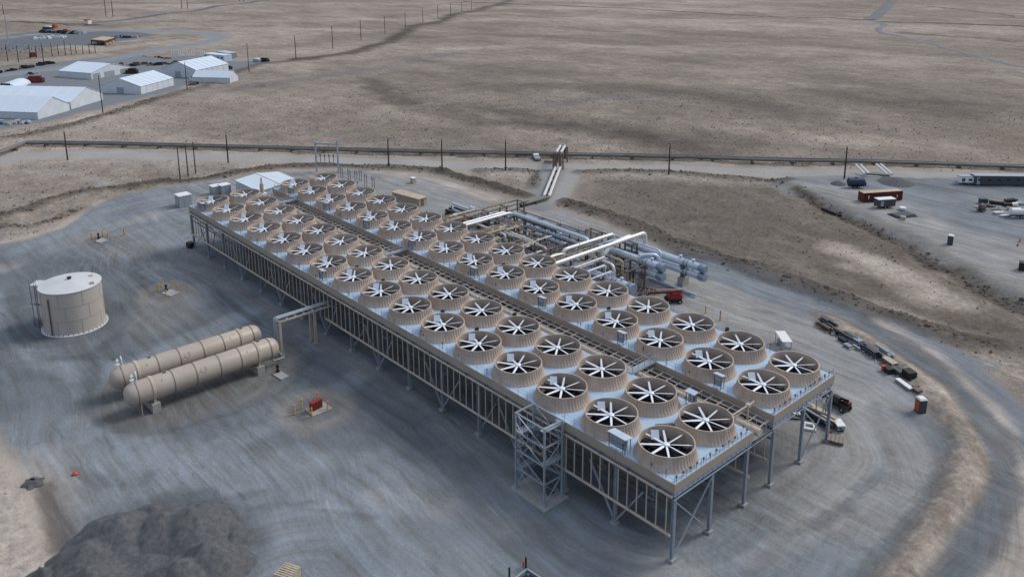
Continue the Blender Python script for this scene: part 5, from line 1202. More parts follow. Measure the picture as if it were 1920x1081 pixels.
# dark bin and others near the condenser's far left leg
p = GG(357, 464); t = thing('bin', 'black open bin standing by the far left leg of the near bank', 'bin', p, .2); MB().box(-.8, .8, -.6, .6, 0, 1.3).build('bin_body', M['black'], t); MB().box(-.88, .88, -.68, .68, 1.3, 1.38).build('rim', M['black'], t)
p = GG(141, 889); t = thing('marker_bag', 'small bright red bag lying on the gravel edge at the lower left', 'bag', p, .4); MB().lathe([(.02, 0), (.35, .05), (.42, .22), (.25, .42), (.06, .5)], (0, 0, 0), 12).build('bag_body', M['orange'], t, True)
# ---------------------------------------------------------------- right hand yard
def container():
    a, b = Vector(G(1612, 378, 0)), Vector(G(1687, 373, 0)); d = (b-a); rz = math.atan2(d.y, d.x); p = (a+b)/2; L = 12.2; w = 2.44; h = 2.6
    t = thing('shipping_container', 'dark red long shipping container on the right hand yard', 'shipping container', (p.x, p.y, .15), rz); n = 44; vs = []
    body = MB(); body.box(-L/2+.1, L/2-.1, -w/2+.06, w/2-.06, .1, h-.1)
    for k in range(n):
        x = -L/2+.2+k*(L-.4)/n
        for s in (-1, 1): body.box(x, x+.14, s*(w/2-.03)-.03, s*(w/2-.03)+.03, .12, h-.12)
    body.build('container_body', M['cont'], t)
    f = MB()
    for s in (-1, 1):
        for z in (.05, h-.05): f.box(-L/2, L/2, s*w/2-.06, s*w/2+.06, z-.08, z+.08)
        for x in (-L/2, L/2): f.box(x-.08, x+.08, s*w/2-.09, s*w/2+.09, 0, h)
    f.build('corner_frame', M['cont'], t); MB().box(-L/2+.08, L/2-.08, -w/2+.02, w/2-.02, h-.06, h+.09).build('roof', M['lumber'], t)
    MB().box(-4.6, -4.3, w/2+.02, w/2+.04, .9, 1.9).box(4.4, 4.6, w/2+.02, w/2+.04, .9, 1.6).box(-4.6, -4.3, -w/2-.04, -w/2-.02, .9, 1.9).box(4.4, 4.6, -w/2-.04, -w/2-.02, .9, 1.6).build('placard', M['white'], t)
    for x in (-L/2-.02, L/2+.02): MB().box(x-.02, x+.02, -1.1, -.05, .15, h-.2).box(x-.02, x+.02, .05, 1.1, .15, h-.2).build('door_panel', M['cont'], t)
    return rz
rc = container()
def box_trailer(p, rz, L, w, h, m, roof, label, nm='box_trailer', cat='trailer', wheels=True, windows=0, grp=None):
    t = thing(nm, label, cat, p, rz, grp); z0 = .7 if wheels else .3
    MB().box(-L/2, L/2, -w/2, w/2, z0, h).build('body', M[m], t); MB().box(-L/2-.08, L/2+.08, -w/2-.08, w/2+.08, h+.003, h+.14).build('roof', M[roof], t)
    if wheels:
        for x in (-.5, .5):
            for y in (-w/2-.02, w/2+.02): wheel((x, y, .4), .4, .22, t)
    for k in range(windows):
        x = -L/2+L*(k+.5)/windows; wn = MB(); wn.box(x-.5, x+.5, w/2+.01, w/2+.05, h*.52, h*.75); wn.box(x-.5, x+.5, -w/2-.05, -w/2-.01, h*.52, h*.75); wn.build('window', M['glass'], t)
    MB().box(-L/2+.6, -L/2+1.5, w/2+.005, w/2+.04, z0+.1, h-.35).box(-L/2+.6, -L/2+1.5, -w/2-.04, -w/2-.005, z0+.1, h-.35).build('door', M['cabinet'], t)
    MB().bar((-L/2, 0, z0), (-L/2-1.3, 0, .5), .12).box(-L/2, L/2, -w/2+.2, -w/2+.35, z0-.2, z0-.01).box(-L/2, L/2, w/2-.35, w/2-.2, z0-.2, z0-.01).build('chassis', M['dark'], t)
    return t
p = GG(1658, 389); box_trailer(p, rc, 5.2, 2.2, 2.6, 'slate', 'white', 'dark grey box trailer with white roof in front of the red container')
ry = rd((1834, 346), (1917, 347)); p = GG(1876, 346); box_trailer(p, ry, 17.0, 3.0, 3.0, 'slate', 'cabinet', 'long dark grey site office trailer with pale roof at the right edge', 'office_trailer', 'office trailer', False, 6)
p = GG(1815, 345); box_trailer(p, ry, 6.0, 2.3, 2.6, 'white', 'cabinet', 'white camper trailer with two small windows left of the dark office trailer', 'camper_trailer', 'camper', True, 3)
def tanktrailer(px, py, m, label, L=5.2, R=1.15, rz=0, legs=True):
    p = GG(px, py); t = thing('tank_trailer', label, 'tank trailer', p, rz); MB().lathe([(.1, -L/2-.35), (R*.7, -L/2-.2), (R, -L/2+.1), (R, L/2-.1), (R*.7, L/2+.2), (.1, L/2+.35)], (0, 0, R+.75), 24, axis='x').build('tank_shell', M[m], t, True)
    MB().box(-L/2, L/2, -.5, .5, .55, .75).bar((L/2, 0, .65), (L/2+1.6, 0, .5), .15).build('chassis', M['dark'], t)
    for x in (-.6, .5):
        for y in (-.9, .9): wheel((x, y, .42), .42, .25, t)
    MB().box(L/2-.2, L/2+.6, -.6, .6, .8, 1.9).box(-.3, .3, -.3, .3, 2*R+.7, 2*R+.95).build('pump_box', M['navy'] if m == 'navy' else M['cabinet'], t); return t
tanktrailer(1604, 352, 'navy', 'dark blue water tank trailer behind the red container', 4.6, 1.2, ry+math.pi*0)
tanktrailer(1915, 408, 'white', 'white cylindrical tank trailer at the right edge in front of the scrap heap', 6.0, 1.0, ry)
def mixer():
    p = GG(1840, 396); t = thing('concrete_mixer', 'dark towable mixer with tan hopper at the left end of the scrap heap', 'mixer', p, ry)
    MB().lathe([(.3, -.9), (1.0, -.4), (1.0, .4), (.4, 1.0)], (0, 0, 1.3), 18, axis='x').build('drum', M['rack'], t, True); MB().box(-1.2, 1.2, -.5, .5, .4, .55).build('chassis', M['dark'], t)
    for y in (-.8, .8): wheel((0, y, .42), .42, .22, t)
    MB().box(-1.9, -1.1, -.4, .4, .9, 1.5).build('hopper', M['lumber'], t)
mixer()
p = GG(1843, 381); t = thing('bin', 'dark blue rectangular bin behind the tan hopper of the mixer', 'bin', p, ry); MB().box(-1, 1, -.7, .7, 0, 1.3).build('bin_body', M['navy'], t); MB().box(-1.07, 1.07, -.77, .77, 1.3, 1.4).build('rim', M['navy'], t)
def scrap(px, py, m, d, rz, tl, label, i):
    p = GG(px, py); t = thing('scrap_piece', label, 'scrap', p, rz, 'scrap heap on the right hand yard')
    MB().rbox((0, 0, d[2]/2+.15), d, 0, tl).build('panel', M[m], t); MB().bar((-d[0]*.4, -d[1]*.3, .1), (d[0]*.4, d[1]*.4, .25+d[2]), .12).box(-d[0]*.2, d[0]*.1, -d[1]*.4, d[1]*.3, 0, .2).build('offcut', M['dark'], t)
sc = [(1856, 388, 'rack', (2.6, 1, .5), 'rust brown tray left of the scrap heap'), (1870, 383, 'dark', (4.2, 1.2, .7), 'long dark tray at the back of the scrap heap'), (1868, 393, 'lumber', (2.8, .5, .25), 'pale boards in front of the dark tray'), (1893, 381, 'dark', (2.6, 1.6, 1.1), 'dark jumble at the top of the scrap heap'), (1901, 386, 'white', (1.8, 1.2, .7), 'white sheet on the scrap heap'), (1893, 393, 'lumber', (1.6, 1.0, .6), 'tan box in the middle of the scrap heap'), (1912, 384, 'steel', (2.2, 1.2, .6), 'grey sheet at the right of the scrap heap'), (1872, 401, 'pipew', (3.0, 1.2, .5), 'white bent panel in front of the scrap heap'), (1885, 406, 'pipew', (3.0, .9, .4), 'white flat panel lying next to the white tank trailer'), (1900, 377, 'rack', (2.2, 1, .5), 'brown crate behind the scrap heap'), (1890, 387, 'black', (2.0, 1.2, .8), 'black crate amid the scrap heap')]
for i, (a, b, m, d, lb) in enumerate(sc): scrap(a, b, m, d, ry+random.uniform(-.5, .5), random.uniform(-.2, .2), lb, i)
p = GG(1917, 506); t = thing('bin', 'black waste bin cut by the right edge of the picture', 'bin', p, .3); MB().box(-.8, .8, -.8, .8, 0, 1.8).build('bin_body', M['black'], t); MB().box(-.85, .85, -.85, .85, 1.8, 1.9).build('lid', M['black'], t)
def cone(px, py, label):
    p = GG(px, py); t = thing('traffic_cone', label, 'traffic cone', p, 0, 'orange cones on the right hand yard'); MB().lathe([(.24, .05), (.06, .85)], (0, 0, 0), 12).build('cone_body', M['orange'], t); MB().box(-.3, .3, -.3, .3, 0, .05).build('base', M['orange'], t)
cone(1912, 453, 'upper of two orange cones at the right edge'); cone(1908, 461, 'lower of two orange cones at the right edge')
def geotube(px, py, sx, sy, label, m='slate'):
    p = GG(px, py); t = MB(p)
    for k in range(4): t.rbox((p[0], p[1], p[2]+.1+k*.13), (sx-.3*k, sy-.25*k, .12), rc+.08*k)
    tag(t.build('mat_stack', M[m]), label, 'mat stack')
geotube(1692, 404, 6.5, 4.0, 'low stack of dark rubber mats right of the grey box trailer'); 
p = GG(1692, 394); t = MB(p).lathe([(.02, .9), (.9, .88), (.95, .6), (.9, .3)], p, 18).build('round_tub', M['white'], smooth=True); tag(t, 'white round tub standing on the dark mats', 'tub')
p = GG(1693, 412); t = MB(p).rbox((p[0], p[1], p[2]+.45), (1.2, .9, .9), .3).rbox((p[0], p[1], p[2]+.95), (1.3, 1.0, .08), .3).build('wooden_box', M['lumber']); tag(t, 'small tan box in front of the dark mats', 'box')
p = GG(1572, 345); t = MB(p).lathe([(.02, .0), (2.4, .02), (1.6, .5), (.6, .9), (.02, 1.0)], p, 18).build('soil_mound', M['pile'], smooth=True); tag(t, 'low dark soil mound left of the blue tank trailer', 'mound')
p = GG(1680, 342); t = MB(p).lathe([(.02, .0), (5.5, .02), (3.6, .7), (1.6, 1.3), (.02, 1.5)], p, 22).build('gravel_mound', M['pile'], smooth=True); tag(t, 'wide low gravel mound right of the white pipe pairs', 'mound')
# ---------------------------------------------------------------- buildings near the condenser's far end
def gable(name, label, cat, p0, wv, lv, eave, ridge, wallm, roofm, seams=0, door=None, group=None, open_front=False, trim=None, z0=None):
    """p0 front corner; wv gable width vector; lv length vector (ridge direction)"""
    p0 = Vector((p0[0], p0[1], 0)); wv = Vector((wv[0], wv[1], 0)); lv = Vector((lv[0], lv[1], 0)); c = p0+wv/2+lv/2
    zb = min(gzi(q.x, q.y) for q in (p0, p0+wv, p0+lv, p0+wv+lv))-.1 if z0 is None else z0
    t = thing(name, label, cat, (c.x, c.y, zb), 0, group); o = (c.x, c.y, 0)
    A, B, D, E_ = p0, p0+wv, p0+wv+lv, p0+lv; up = lambda v, z: (v.x, v.y, z); m0 = p0+wv/2; m1 = m0+lv
    w = MB(o); vs = [up(A, 0), up(B, 0), up(D, 0), up(E_, 0), up(A, eave), up(B, eave), up(D, eave), up(E_, eave), up(m0, ridge), up(m1, ridge)]
    fs = [(1, 2, 6, 5), (3, 0, 4, 7), (2, 3, 7, 9, 6)] + ([] if open_front else [(0, 1, 5, 8, 4)])
    w._a(vs, fs); w.build('wall', M[wallm], t)
    r = MB(o); wn = wv.normalized()*.25; ln = lv.normalized()*.25; sl = (ridge-eave)/(wv.length/2)*.25
    for a, b in ((A-wn-ln, E_-wn+ln), (B+wn-ln, D+wn+ln)):
        r._a([up(a, eave-sl+.06), up(b, eave-sl+.06), up(m1+ln, ridge+.06), up(m0-ln, ridge+.06), up(a, eave-sl+.0), up(b, eave-sl+.0), up(m1+ln, ridge), up(m0-ln, ridge)], [(0, 1, 2, 3), (7, 6, 5, 4), (0, 4, 5, 1), (0, 3, 7, 4), (1, 5, 6, 2)])
    rf = r.build('roof', M[roofm], t)
    if seams:
        s = MB(o)
        for k in range(seams+1):
            f = lv*(k/seams)
            for a in (A, B): s.bar(up(a+f+(wn if a is B else -wn)*.5, eave+.09), up(m0+f, ridge+.12), .16, .08)
            for a, sg in ((A, -1), (B, 1)): q = a+f+wn*sg*.15; s.bar(up(q, 0), up(q, eave), .14)
        s.build('seam', M['white'] if roofm == 'tent' else M[roofm], rf)
    if trim: s = MB(o); s.bar(up(m0-ln, ridge+.14), up(m1+ln, ridge+.14), .5, .1); s.build('ridge_cap', M[trim], rf)
    if door:
        for (fx, wd, hd) in door:
            q = A+wv*fx-lv.normalized()*.06; q2 = q+wv.normalized()*wd; d_ = MB(o); d_._a([up(q, 0), up(q2, 0), up(q2, hd), up(q, hd)]+[up(q+lv.normalized()*.05, 0), up(q2+lv.normalized()*.05, 0), up(q2+lv.normalized()*.05, hd), up(q+lv.normalized()*.05, hd)], [(0, 1, 2, 3), (7, 6, 5, 4), (0, 3, 7, 4), (1, 5, 6, 2), (3, 2, 6, 7)]); d_.build('door', M['cabinet'], t)
    return t
V2 = lambda a: Vector((a[0], a[1], 0))
# utility building: footprint squared to the plant
gable('utility_building', 'pale metal building with a bright ridge strip at the far end of the plant', 'building', (161.5, -24.0), (0, -13.5), (15.5, 0), 3.9, 4.7, 'clad', 'tent', 8, None, None, False, 'white', -.1)
for a, b, s, lab in [(346, 386, 3.4, 'largest grey cube shaped cabinet, left of the near bank far corner'), (406, 364, 2.6, 'middle small grey cube cabinet left of the utility building'), (423, 363, 2.8, 'small grey cube cabinet touching the left end of the utility building')]:
    p = GG(a, b); t = thing('equipment_cabinet', lab, 'cabinet', (p[0]+.5, p[1], 0), 0, 'grey cube cabinets at the far end'); MB().box(-s/2, s/2, -s/2, s/2, .1, s*.95).build('cabinet_body', M['cabinet'], t); MB().box(-s/2-.1, s/2+.1, -s/2-.1, s/2+.1, s*.95+.003, s*1.0+.05).build('roof', M['white'], t); MB().box(-s/2-.05, -s/2-.005, -s*.3, s*.1, .2, s*.8).box(-s*.3, s*.1, s/2+.005, s/2+.05, .2, s*.8).build('door', M['steel'], t)
def lowhouse():
    o = (135, -56.5, 0); t = thing('utility_shed', 'long low tan shed with pale flat roof beyond the far fan row', 'shed', o)
    a = math.radians(8); MB().rbox((0, 0, 1.05), (11, 3.0, 2.1), a).build('wall', M['fascia'], t); MB().rbox((0, 0, 2.2), (11.4, 3.4, .18), a).build('roof', M['rust'], t); MB().rbox((-5.53, -.6, 1.02), (.06, .9, 2.0), a).build('door', M['rack'], t)
lowhouse()
def substation():
    a, b = Vector(G(594, 322)), Vector(G(635, 324)); d = (b-a).normalized(); ang = math.atan2(d.y, d.x); t = thing('substation_gantry', 'pale steel portal gantry with insulators behind the far fans', 'gantry', tuple((a+b)/2)); o = tuple((a+b)/2); h = 9.4
    for p in (a, b): MB(o).bar((p.x, p.y, 0), (p.x, p.y, h+ (1.4 if p is b else .6)), .42).build('post', M['steel'], t)
    MB(o).bar((a.x, a.y, h), (b.x, b.y, h), .4, .5).build('crossbeam', M['steel'], t); MB(o).bar((a.x, a.y, 3.2), (b.x, b.y, 3.2), .2).bar((a.x, a.y, 5.2), (b.x, b.y, 5.6), .12).build('busbar', M['steel'], t)
    s = MB(o)
    for k in range(1, 5): q = a.lerp(b, k/5); s.bar((q.x, q.y, 3.3), (q.x, q.y, 5.4), .16); s.lathe([(.2, 0), (.28, .2), (.2, .4), (.28, .6), (.1, .8)], (q.x, q.y, 5.2), 10); s.bar((q.x, q.y, 5.4), (q.x, q.y, 9.2), .05)
    s.build('insulator', M['steel_dk'], t)
substation()
for i, (a, b, h) in enumerate([(655, 338, 3), (668, 345, 3.6), (686, 349, 3.2), (700, 352, 2.8), (641, 333, 2.6), (676, 340, 3)]):
    p = GG(a, b); t = thing('switchgear', 'small steel switchgear stand right of the gantry, %s from the back' % ORD[i], 'switchgear', p, 0, 'switchgear stands behind the far bank'); MB().bar((-.6, 0, 0), (-.6, 0, h), .14).bar((.6, 0, 0), (.6, 0, h), .14).bar((-.9, 0, h), (.9, 0, h), .14).build('stand', M['steel_dk'], t); MB().lathe([(.18, 0), (.18, .8)], (-.6, 0, h+.05), 8).lathe([(.18, 0), (.18, .8)], (.6, 0, h+.05), 8).build('insulator', M['steel'], t)
p = GG(775, 343); t = thing('transformer', 'small pale cabinet by the gravel track behind the far bank', 'cabinet', p); MB().box(-.8, .8, -.6, .6, 0, 1.6).build('cabinet_body', M['tanpipe'], t); MB().box(-.9, .9, -.7, .7, 1.6, 1.75).build('roof', M['white'], t)
p = (128.5, -27, 0)
t = thing('vent_stack', 'short pale vent stack standing between the banks at the far end', 'vent', (141.5, -15.5, 0)); MB().lathe([(.5, 0), (.5, 12.0)], (0, 0, 0), 16).lathe([(.22, 12), (.22, 13.6)], (0, 0, 0), 10).build('stack', M['tanpipe'], t, True); MB().box(-1.0, 1.0, -1.0, 1.0, 9.4, 9.5).build('platform', M['white'], t)
# ---------------------------------------------------------------- tents and sheds at the upper left
def q(a, b): return Vector(G(*a))-Vector(G(*b))
def tent(label, near, other, L, eave, ridge, seams, door=None, wm='tentw', rm='tent', flip=1, nm='tent_hall'):
    """near/other: pixels of the two ground corners of the visible gable"""
    A = V2(GG(*near)); B = V2(GG(*other)); w = B-A; n = Vector((-w.y, w.x, 0)).normalized()*L*flip
    return gable(nm, label, 'tent hall', A, w, n, eave, ridge, wm, rm, seams, door, 'white tent halls in the upper left yard')
tent('nearest and leftmost long white tent hall, cut by the left edge of the picture', (72, 224), (131, 207), 70, 3.4, 8.2, 12, flip=1)
tent('second long white tent hall, joined behind the leftmost one', (134, 205), (193, 187), 70, 3.6, 8.2, 12, flip=1)
tent('white tent hall with a square door, just right of the joined pair', (265, 177), (189, 174), 27, 4.0, 7.6, 6, [(.42, 4, 3.2)], flip=-1)
tent('brightest and farthest right white tent hall, next to the pale long cabin', (369, 147), (305, 143), 27, 4.6, 8.6, 6, [(.45, 4, 3.4)], flip=-1)
def shed_gable(label, A, B, L, eave, ridge, flip, wm, rm, nm, door=None, of=False):
    A = V2(GG(*A)); B = V2(GG(*B)); w = B-A; n = Vector((-w.y, w.x, 0)).normalized()*L*flip; return gable(nm, label, 'shed', A, w, n, eave, ridge, wm, rm, 5, door, None, of)
shed_gable('wide grey white shed with a shallow roof and open bays in the upper left yard', (245, 136), (172, 149), 24, 3.6, 7.0, -1, 'tentw', 'tent', 'workshop_shed', [(.08, 5, 3), (.42, 7, 3), (.78, 5, 3)])
shed_gable('low pale shed with a dark open end in front of the brightest tent hall', (378, 150), (362, 155), 21, 3.2, 6.0, 1, 'tentw', 'tent', 'lean_shed', None, True)
def quonset():
    A = V2(GG(-8, 168)); B = V2(GG(31, 167)); w = B-A; n = Vector((-w.y, w.x, 0)).normalized()*18; c = (A+B)/2+n/2; t = thing('quonset_hut', 'white arched quonset hut at the left edge behind the tent halls', 'hut', (c.x, c.y, gzi(c.x, c.y)-.2)); o = (c.x, c.y, 0); R = w.length/2; pr_ = []
    m = MB(o); k = 16; vs = []
    for s in (0, 1):
        for i in range(k+1): a = math.pi*i/k; q_ = (A+B)/2+w.normalized()*(-R*math.cos(a))+n*s; vs.append((q_.x, q_.y, R*.62*math.sin(a)))
    m._a(vs, [(i, i+1, k+2+i, k+1+i) for i in range(k)]); m.build('shell', M['tent'], t, True)
    e = MB(o); e._a(vs[:k+1], [tuple(range(k+1))]); e._a(vs[k+1:], [tuple(range(k+1))]); e.build('end_wall', M['tentw'], t)
    q0 = (A+B)/2-n.normalized()*.1; d_ = MB(o); a_ = math.atan2(w.y, w.x); d_.rbox((q0.x, q0.y, 1.6), (R*.9, .1, 3.2), a_); d_.build('door', M['glass'], t)
quonset()
def cabin(px0, px1, h, w, m, roof, label, nm, win=0):
    A, B = Vector(GG(*px0)), Vector(GG(*px1)); d = B-A; L = d.length; p = (A+B)/2; rz = math.atan2(d.y, d.x); t = thing(nm, label, nm.replace('_', ' '), (p.x, p.y, min(A.z, B.z)-.1), rz)
    MB().box(-L/2, L/2, -w/2, w/2, .2, h).build('wall', M[m], t); MB().box(-L/2-.15, L/2+.15, -w/2-.15, w/2+.15, h+.003, h+.2).build('roof', M[roof], t)
    for k in range(win): x = -L/2+L*(k+.5)/win; b = MB(); b.box(x-.6, x+.6, w/2+.01, w/2+.06, h*.5, h*.78).box(x-.6, x+.6, -w/2-.06, -w/2-.01, h*.5, h*.78); b.build('window', M['glass'], t)
cabin((390, 112), (428, 116), 4.2, 6, 'clad', 'tent', 'long pale blue cabin behind the brightest tent hall', 'site_cabin', 5)
cabin((414, 106), (437, 110), 3.6, 6, 'cladend', 'clad', 'smaller blue grey cabin behind the long pale cabin', 'site_cabin', 2)
def canopy():
    A, B, Cc = Vector(GG(172, 84)), Vector(GG(196, 86)), Vector(GG(216, 80)); o = tuple((A+Cc)/2); t = thing('canopy_building', 'cream roofed shed with dark red trim in the upper left storage yard', 'shed', o)
    w = B-A; l = Cc-B; D_ = A+l; h = 3.4; m = MB(o)
    for p in (A, B, Cc, D_, (A+B)/2, (B+Cc)/2): MB(o).bar((p.x, p.y, p.z-.3), (p.x, p.y, p.z+h), .5).build('post', M['cont'], t)
    r = MB(o); vs = [(p.x, p.y, p.z+h) for p in (A, B, Cc, D_)]+[(p.x, p.y, p.z+h+.5) for p in (A, B, Cc, D_)]; r._a(vs, [(3, 2, 1, 0), (4, 5, 6, 7), (0, 1, 5, 4), (1, 2, 6, 5), (2, 3, 7, 6), (3, 0, 4, 7)]); r.build('roof', M['lumber'], t)
    b = MB(o); vs = [(p.x, p.y, p.z+h-1.2) for p in (A, B, Cc, D_)]+[(p.x, p.y, p.z+h-.02) for p in (A, B, Cc, D_)]; b._a(vs, [(0, 1, 5, 4), (1, 2, 6, 5), (2, 3, 7, 6), (3, 0, 4, 7)]); b.build('fascia', M['cont'], t)
    s = MB(o)
    for k in (.2, .5, .8): p = B+l*k; s.rbox((p.x, p.y, p.z+.8), (2.6, 2.2, 1.6), .3)
    s.build('stored_box', M['lumber'], t)
canopy()
# vehicles and stored goods far away at the upper left
def far_item(px, py, d, m, label, cat, rz=0.0, top=None, group='stored goods in the upper left yards', name=None):
    p = GG(px, py); t = thing(name or cat.replace(' ', '_'), label, cat, (p[0], p[1], p[2]-.05), rz, group)
    MB().box(-d[0]/2, d[0]/2, -d[1]/2, d[1]/2, 0, d[2]).build('body', M[m], t); MB().box(-d[0]*.36, d[0]*.3, -d[1]*.42, d[1]*.42, d[2]+.004, d[2]*1.4).build('top', M[top or m], t)
far_item(66, 155, (9, 2.6, 2.6), 'cont', 'dark red container standing behind the joined tent halls', 'container', .9)
far_item(90, 56, (9, 3, 2.4), 'navy', 'blue truck body at the back of the upper left storage yard', 'truck', .5, 'white')
far_item(103, 53, (4, 3, 2.4), 'orange', 'small orange machine beside the blue truck in the storage yard', 'machine', .5)
far_item(164, 45, (6, 4, 3), 'white', 'small white truck with orange front alone on the far road', 'truck', .5, 'orange')
far_item(123, 61, (3, 3, 2), 'red', 'red drum rack among the pipe stacks of the storage yard', 'drum rack', .2)
far_item(62, 107, (4, 3, 2.2), 'cont', 'dark red box beside the substation poles', 'box', .2)
far_item(135, 140, (7, 3.2, 2.4), 'rack', 'brown loader parked left of the wide grey white shed', 'loader', .7, 'lumber')
far_item(248, 138, (6, 3, 2.2), 'dark', 'dark truck parked right of the wide grey white shed', 'truck', .9)
far_item(363, 150, (4.5, 2, 1.2), 'white', 'white pickup parked at the low pale shed', 'pickup', .2, 'glass')
far_item(483, 116, (6, 2.6, 1.6), 'steel', 'grey vehicle parked at the right tip of the yard, left one', 'vehicle', .2, 'white')
far_item(496, 116, (6, 2.6, 1.8), 'dark', 'dark vehicle parked at the right tip of the yard, right one', 'vehicle', .4)
far_item(422, 127, (3, 3, 2.2), 'lumber', 'tan crate stack beside the right tip of the brightest tent hall', 'crate stack', .3)
far_item(430, 130, (2.5, 2, 1.5), 'dark', 'dark crate just right of the tan crate stack', 'crate', .3)
far_item(200, 140, (7, 3, 1.6), 'lumber', 'pale flat stack between the wide shed and the tent with a door', 'board stack', .7)
rs = random.Random(5)
kinds = ['white', 'steel', 'navy', 'dark', 'rack', 'clad', 'lumber', 'cladend']
CN = dict(white='white', clad='pale silver', steel='grey', navy='dark blue', dark='black', rack='brown', lumber='tan', cladend='blue grey', black='black')
def heap_row(x0, y0, x1, y1, n, ms, sz, label, cat, ext=0):
    for i in range(n):
        f = i/(n-1); px = x0+(x1-x0)*f+rs.uniform(-2, 2); py = y0+(y1-y0)*f+rs.uniform(-1, 1)*(.6+ext)
        p = GG(px, py); s = sz*rs.uniform(.6, 1.4); t = thing(cat.replace(' ', '_'), label, cat, (p[0], p[1], p[2]-.05), rs.uniform(0, 3), label)
        m = ms[rs.randrange(len(ms))]; t['label'] = label+', '+CN[m]; b = MB(); b.box(-s, s, -s*.45, s*.45, 0, s*.45); b.build('stack_base', M[m], t); b = MB(); b.rbox((rs.uniform(-.3, .3), 0, s*.45+s*.14), (s*1.3, s*.6, s*.25), rs.uniform(-.4, .4)); b.build('stack_top', M[m], t)
heap_row(66, 74, 122, 70, 26, ['white', 'clad', 'steel', 'clad'], 2.3, 'pale bundle of stored pipes in the upper left storage yard', 'pipe bundle')
heap_row(78, 61, 155, 64, 30, ['dark', 'rack', 'steel', 'dark'], 2.4, 'dark stack of material along the back of the storage yard', 'material stack')
heap_row(215, 71, 258, 71, 16, ['navy', 'cladend', 'steel', 'navy'], 2.2, 'blue stored equipment right of the cream roofed shed', 'equipment')
heap_row(0, 136, 62, 126, 14, ['dark', 'rack', 'black', 'steel'], 1.9, 'dark object dumped along the near side of the yard road', 'dumped goods')
heap_row(75, 123, 95, 120, 4, ['dark'], 2.2, 'dark mat heap beside the substation fence', 'mat heap')
heap_row(0, 232, 56, 229, 26, ['clad', 'navy', 'white', 'cladend', 'lumber'], 1.1, 'blue and white scrap in front of the leftmost tent hall', 'scrap', 3)
heap_row(228, 124, 330, 120, 16, ['rack', 'dark'], 2.0, 'brown spoil heap in the yard behind the tent halls', 'spoil heap', .8)
heap_row(270, 106, 318, 111, 8, ['rack', 'dark', 'lumber'], 1.5, 'small dumped item along the yard edge', 'dumped item')
heap_row(50, 141, 70, 138, 4, ['dark', 'steel'], 1.5, 'small parked machine left of the brown loader', 'machine')
heap_row(360, 160, 385, 150, 6, ['rack', 'dark'], 1.5, 'brown soil lump beside the fence track', 'soil lump')
heap_row(380, 134, 430, 128, 7, ['rack', 'dark'], 1.6, 'brown soil lump below the brightest tent hall', 'soil lump')
for i in range(16):
    px = 322+i*4.1; p = GG(px, 106.5-.0*i); t = thing('stored_frame', 'white upright frame in the row behind the brightest tent hall', 'frame', p, .8, 'row of white upright frames'); MB().bar((-.6, 0, 0), (0, 0, 4.2), .35).bar((.6, 0, 0), (0, 0, 4.2), .35).box(-.5, .5, -.1, .1, 1.0, 1.4).build('frame_member', M['white'], t)
for i in range(12):
    px = 4+i*7; py = 99+rs.uniform(-3, 4); p = GG(px, py); h = rs.uniform(4, 7); t = thing('substation_bay', 'pale steel bay frame of the upper left substation', 'substation bay', p, .6, 'bay frames of the upper left substation'); MB().bar((-2, 0, 0), (-2, 0, h), .25).bar((2, 0, 0), (2, 0, h), .25).bar((-2.2, 0, h), (2.2, 0, h), .25).build('frame_member', M['steel'], t); MB().lathe([(.3, 0), (.2, 1.5)], (0, 0, h*.3), 8).build('insulator', M['steel_dk'], t)
# white service truck on the road and lumber props by the pipeline
p = GG(1006, 299); t = thing('pickup_truck', 'white pickup with trailer beside the pipeline left of the white pipe bridge', 'pickup', p, -.55); MB().box(-2.6, 2.6, -.95, .95, .5, 1.1).build('body', M['cabinet'], t); MB().box(-.4, 1.4, -.85, .85, 1.1, 1.8).build('cab', M['white'], t)
for x in (-1.7, 1.7):
    for y in (-.95, .95): wheel((x, y, .4), .4, .25, t)
p = GG(1028, 306); t = thing('timber_stack', 'low brown timber stack beside the road left of the white pipe bridge', 'timber stack', p, .3); MB().box(-1.5, 1.5, -.5, .5, 0, .5).build('timber', M['lumber'], t); MB().box(-1.3, 1.3, -.4, .4, .5, .8).build('timber', M['rack'], t)
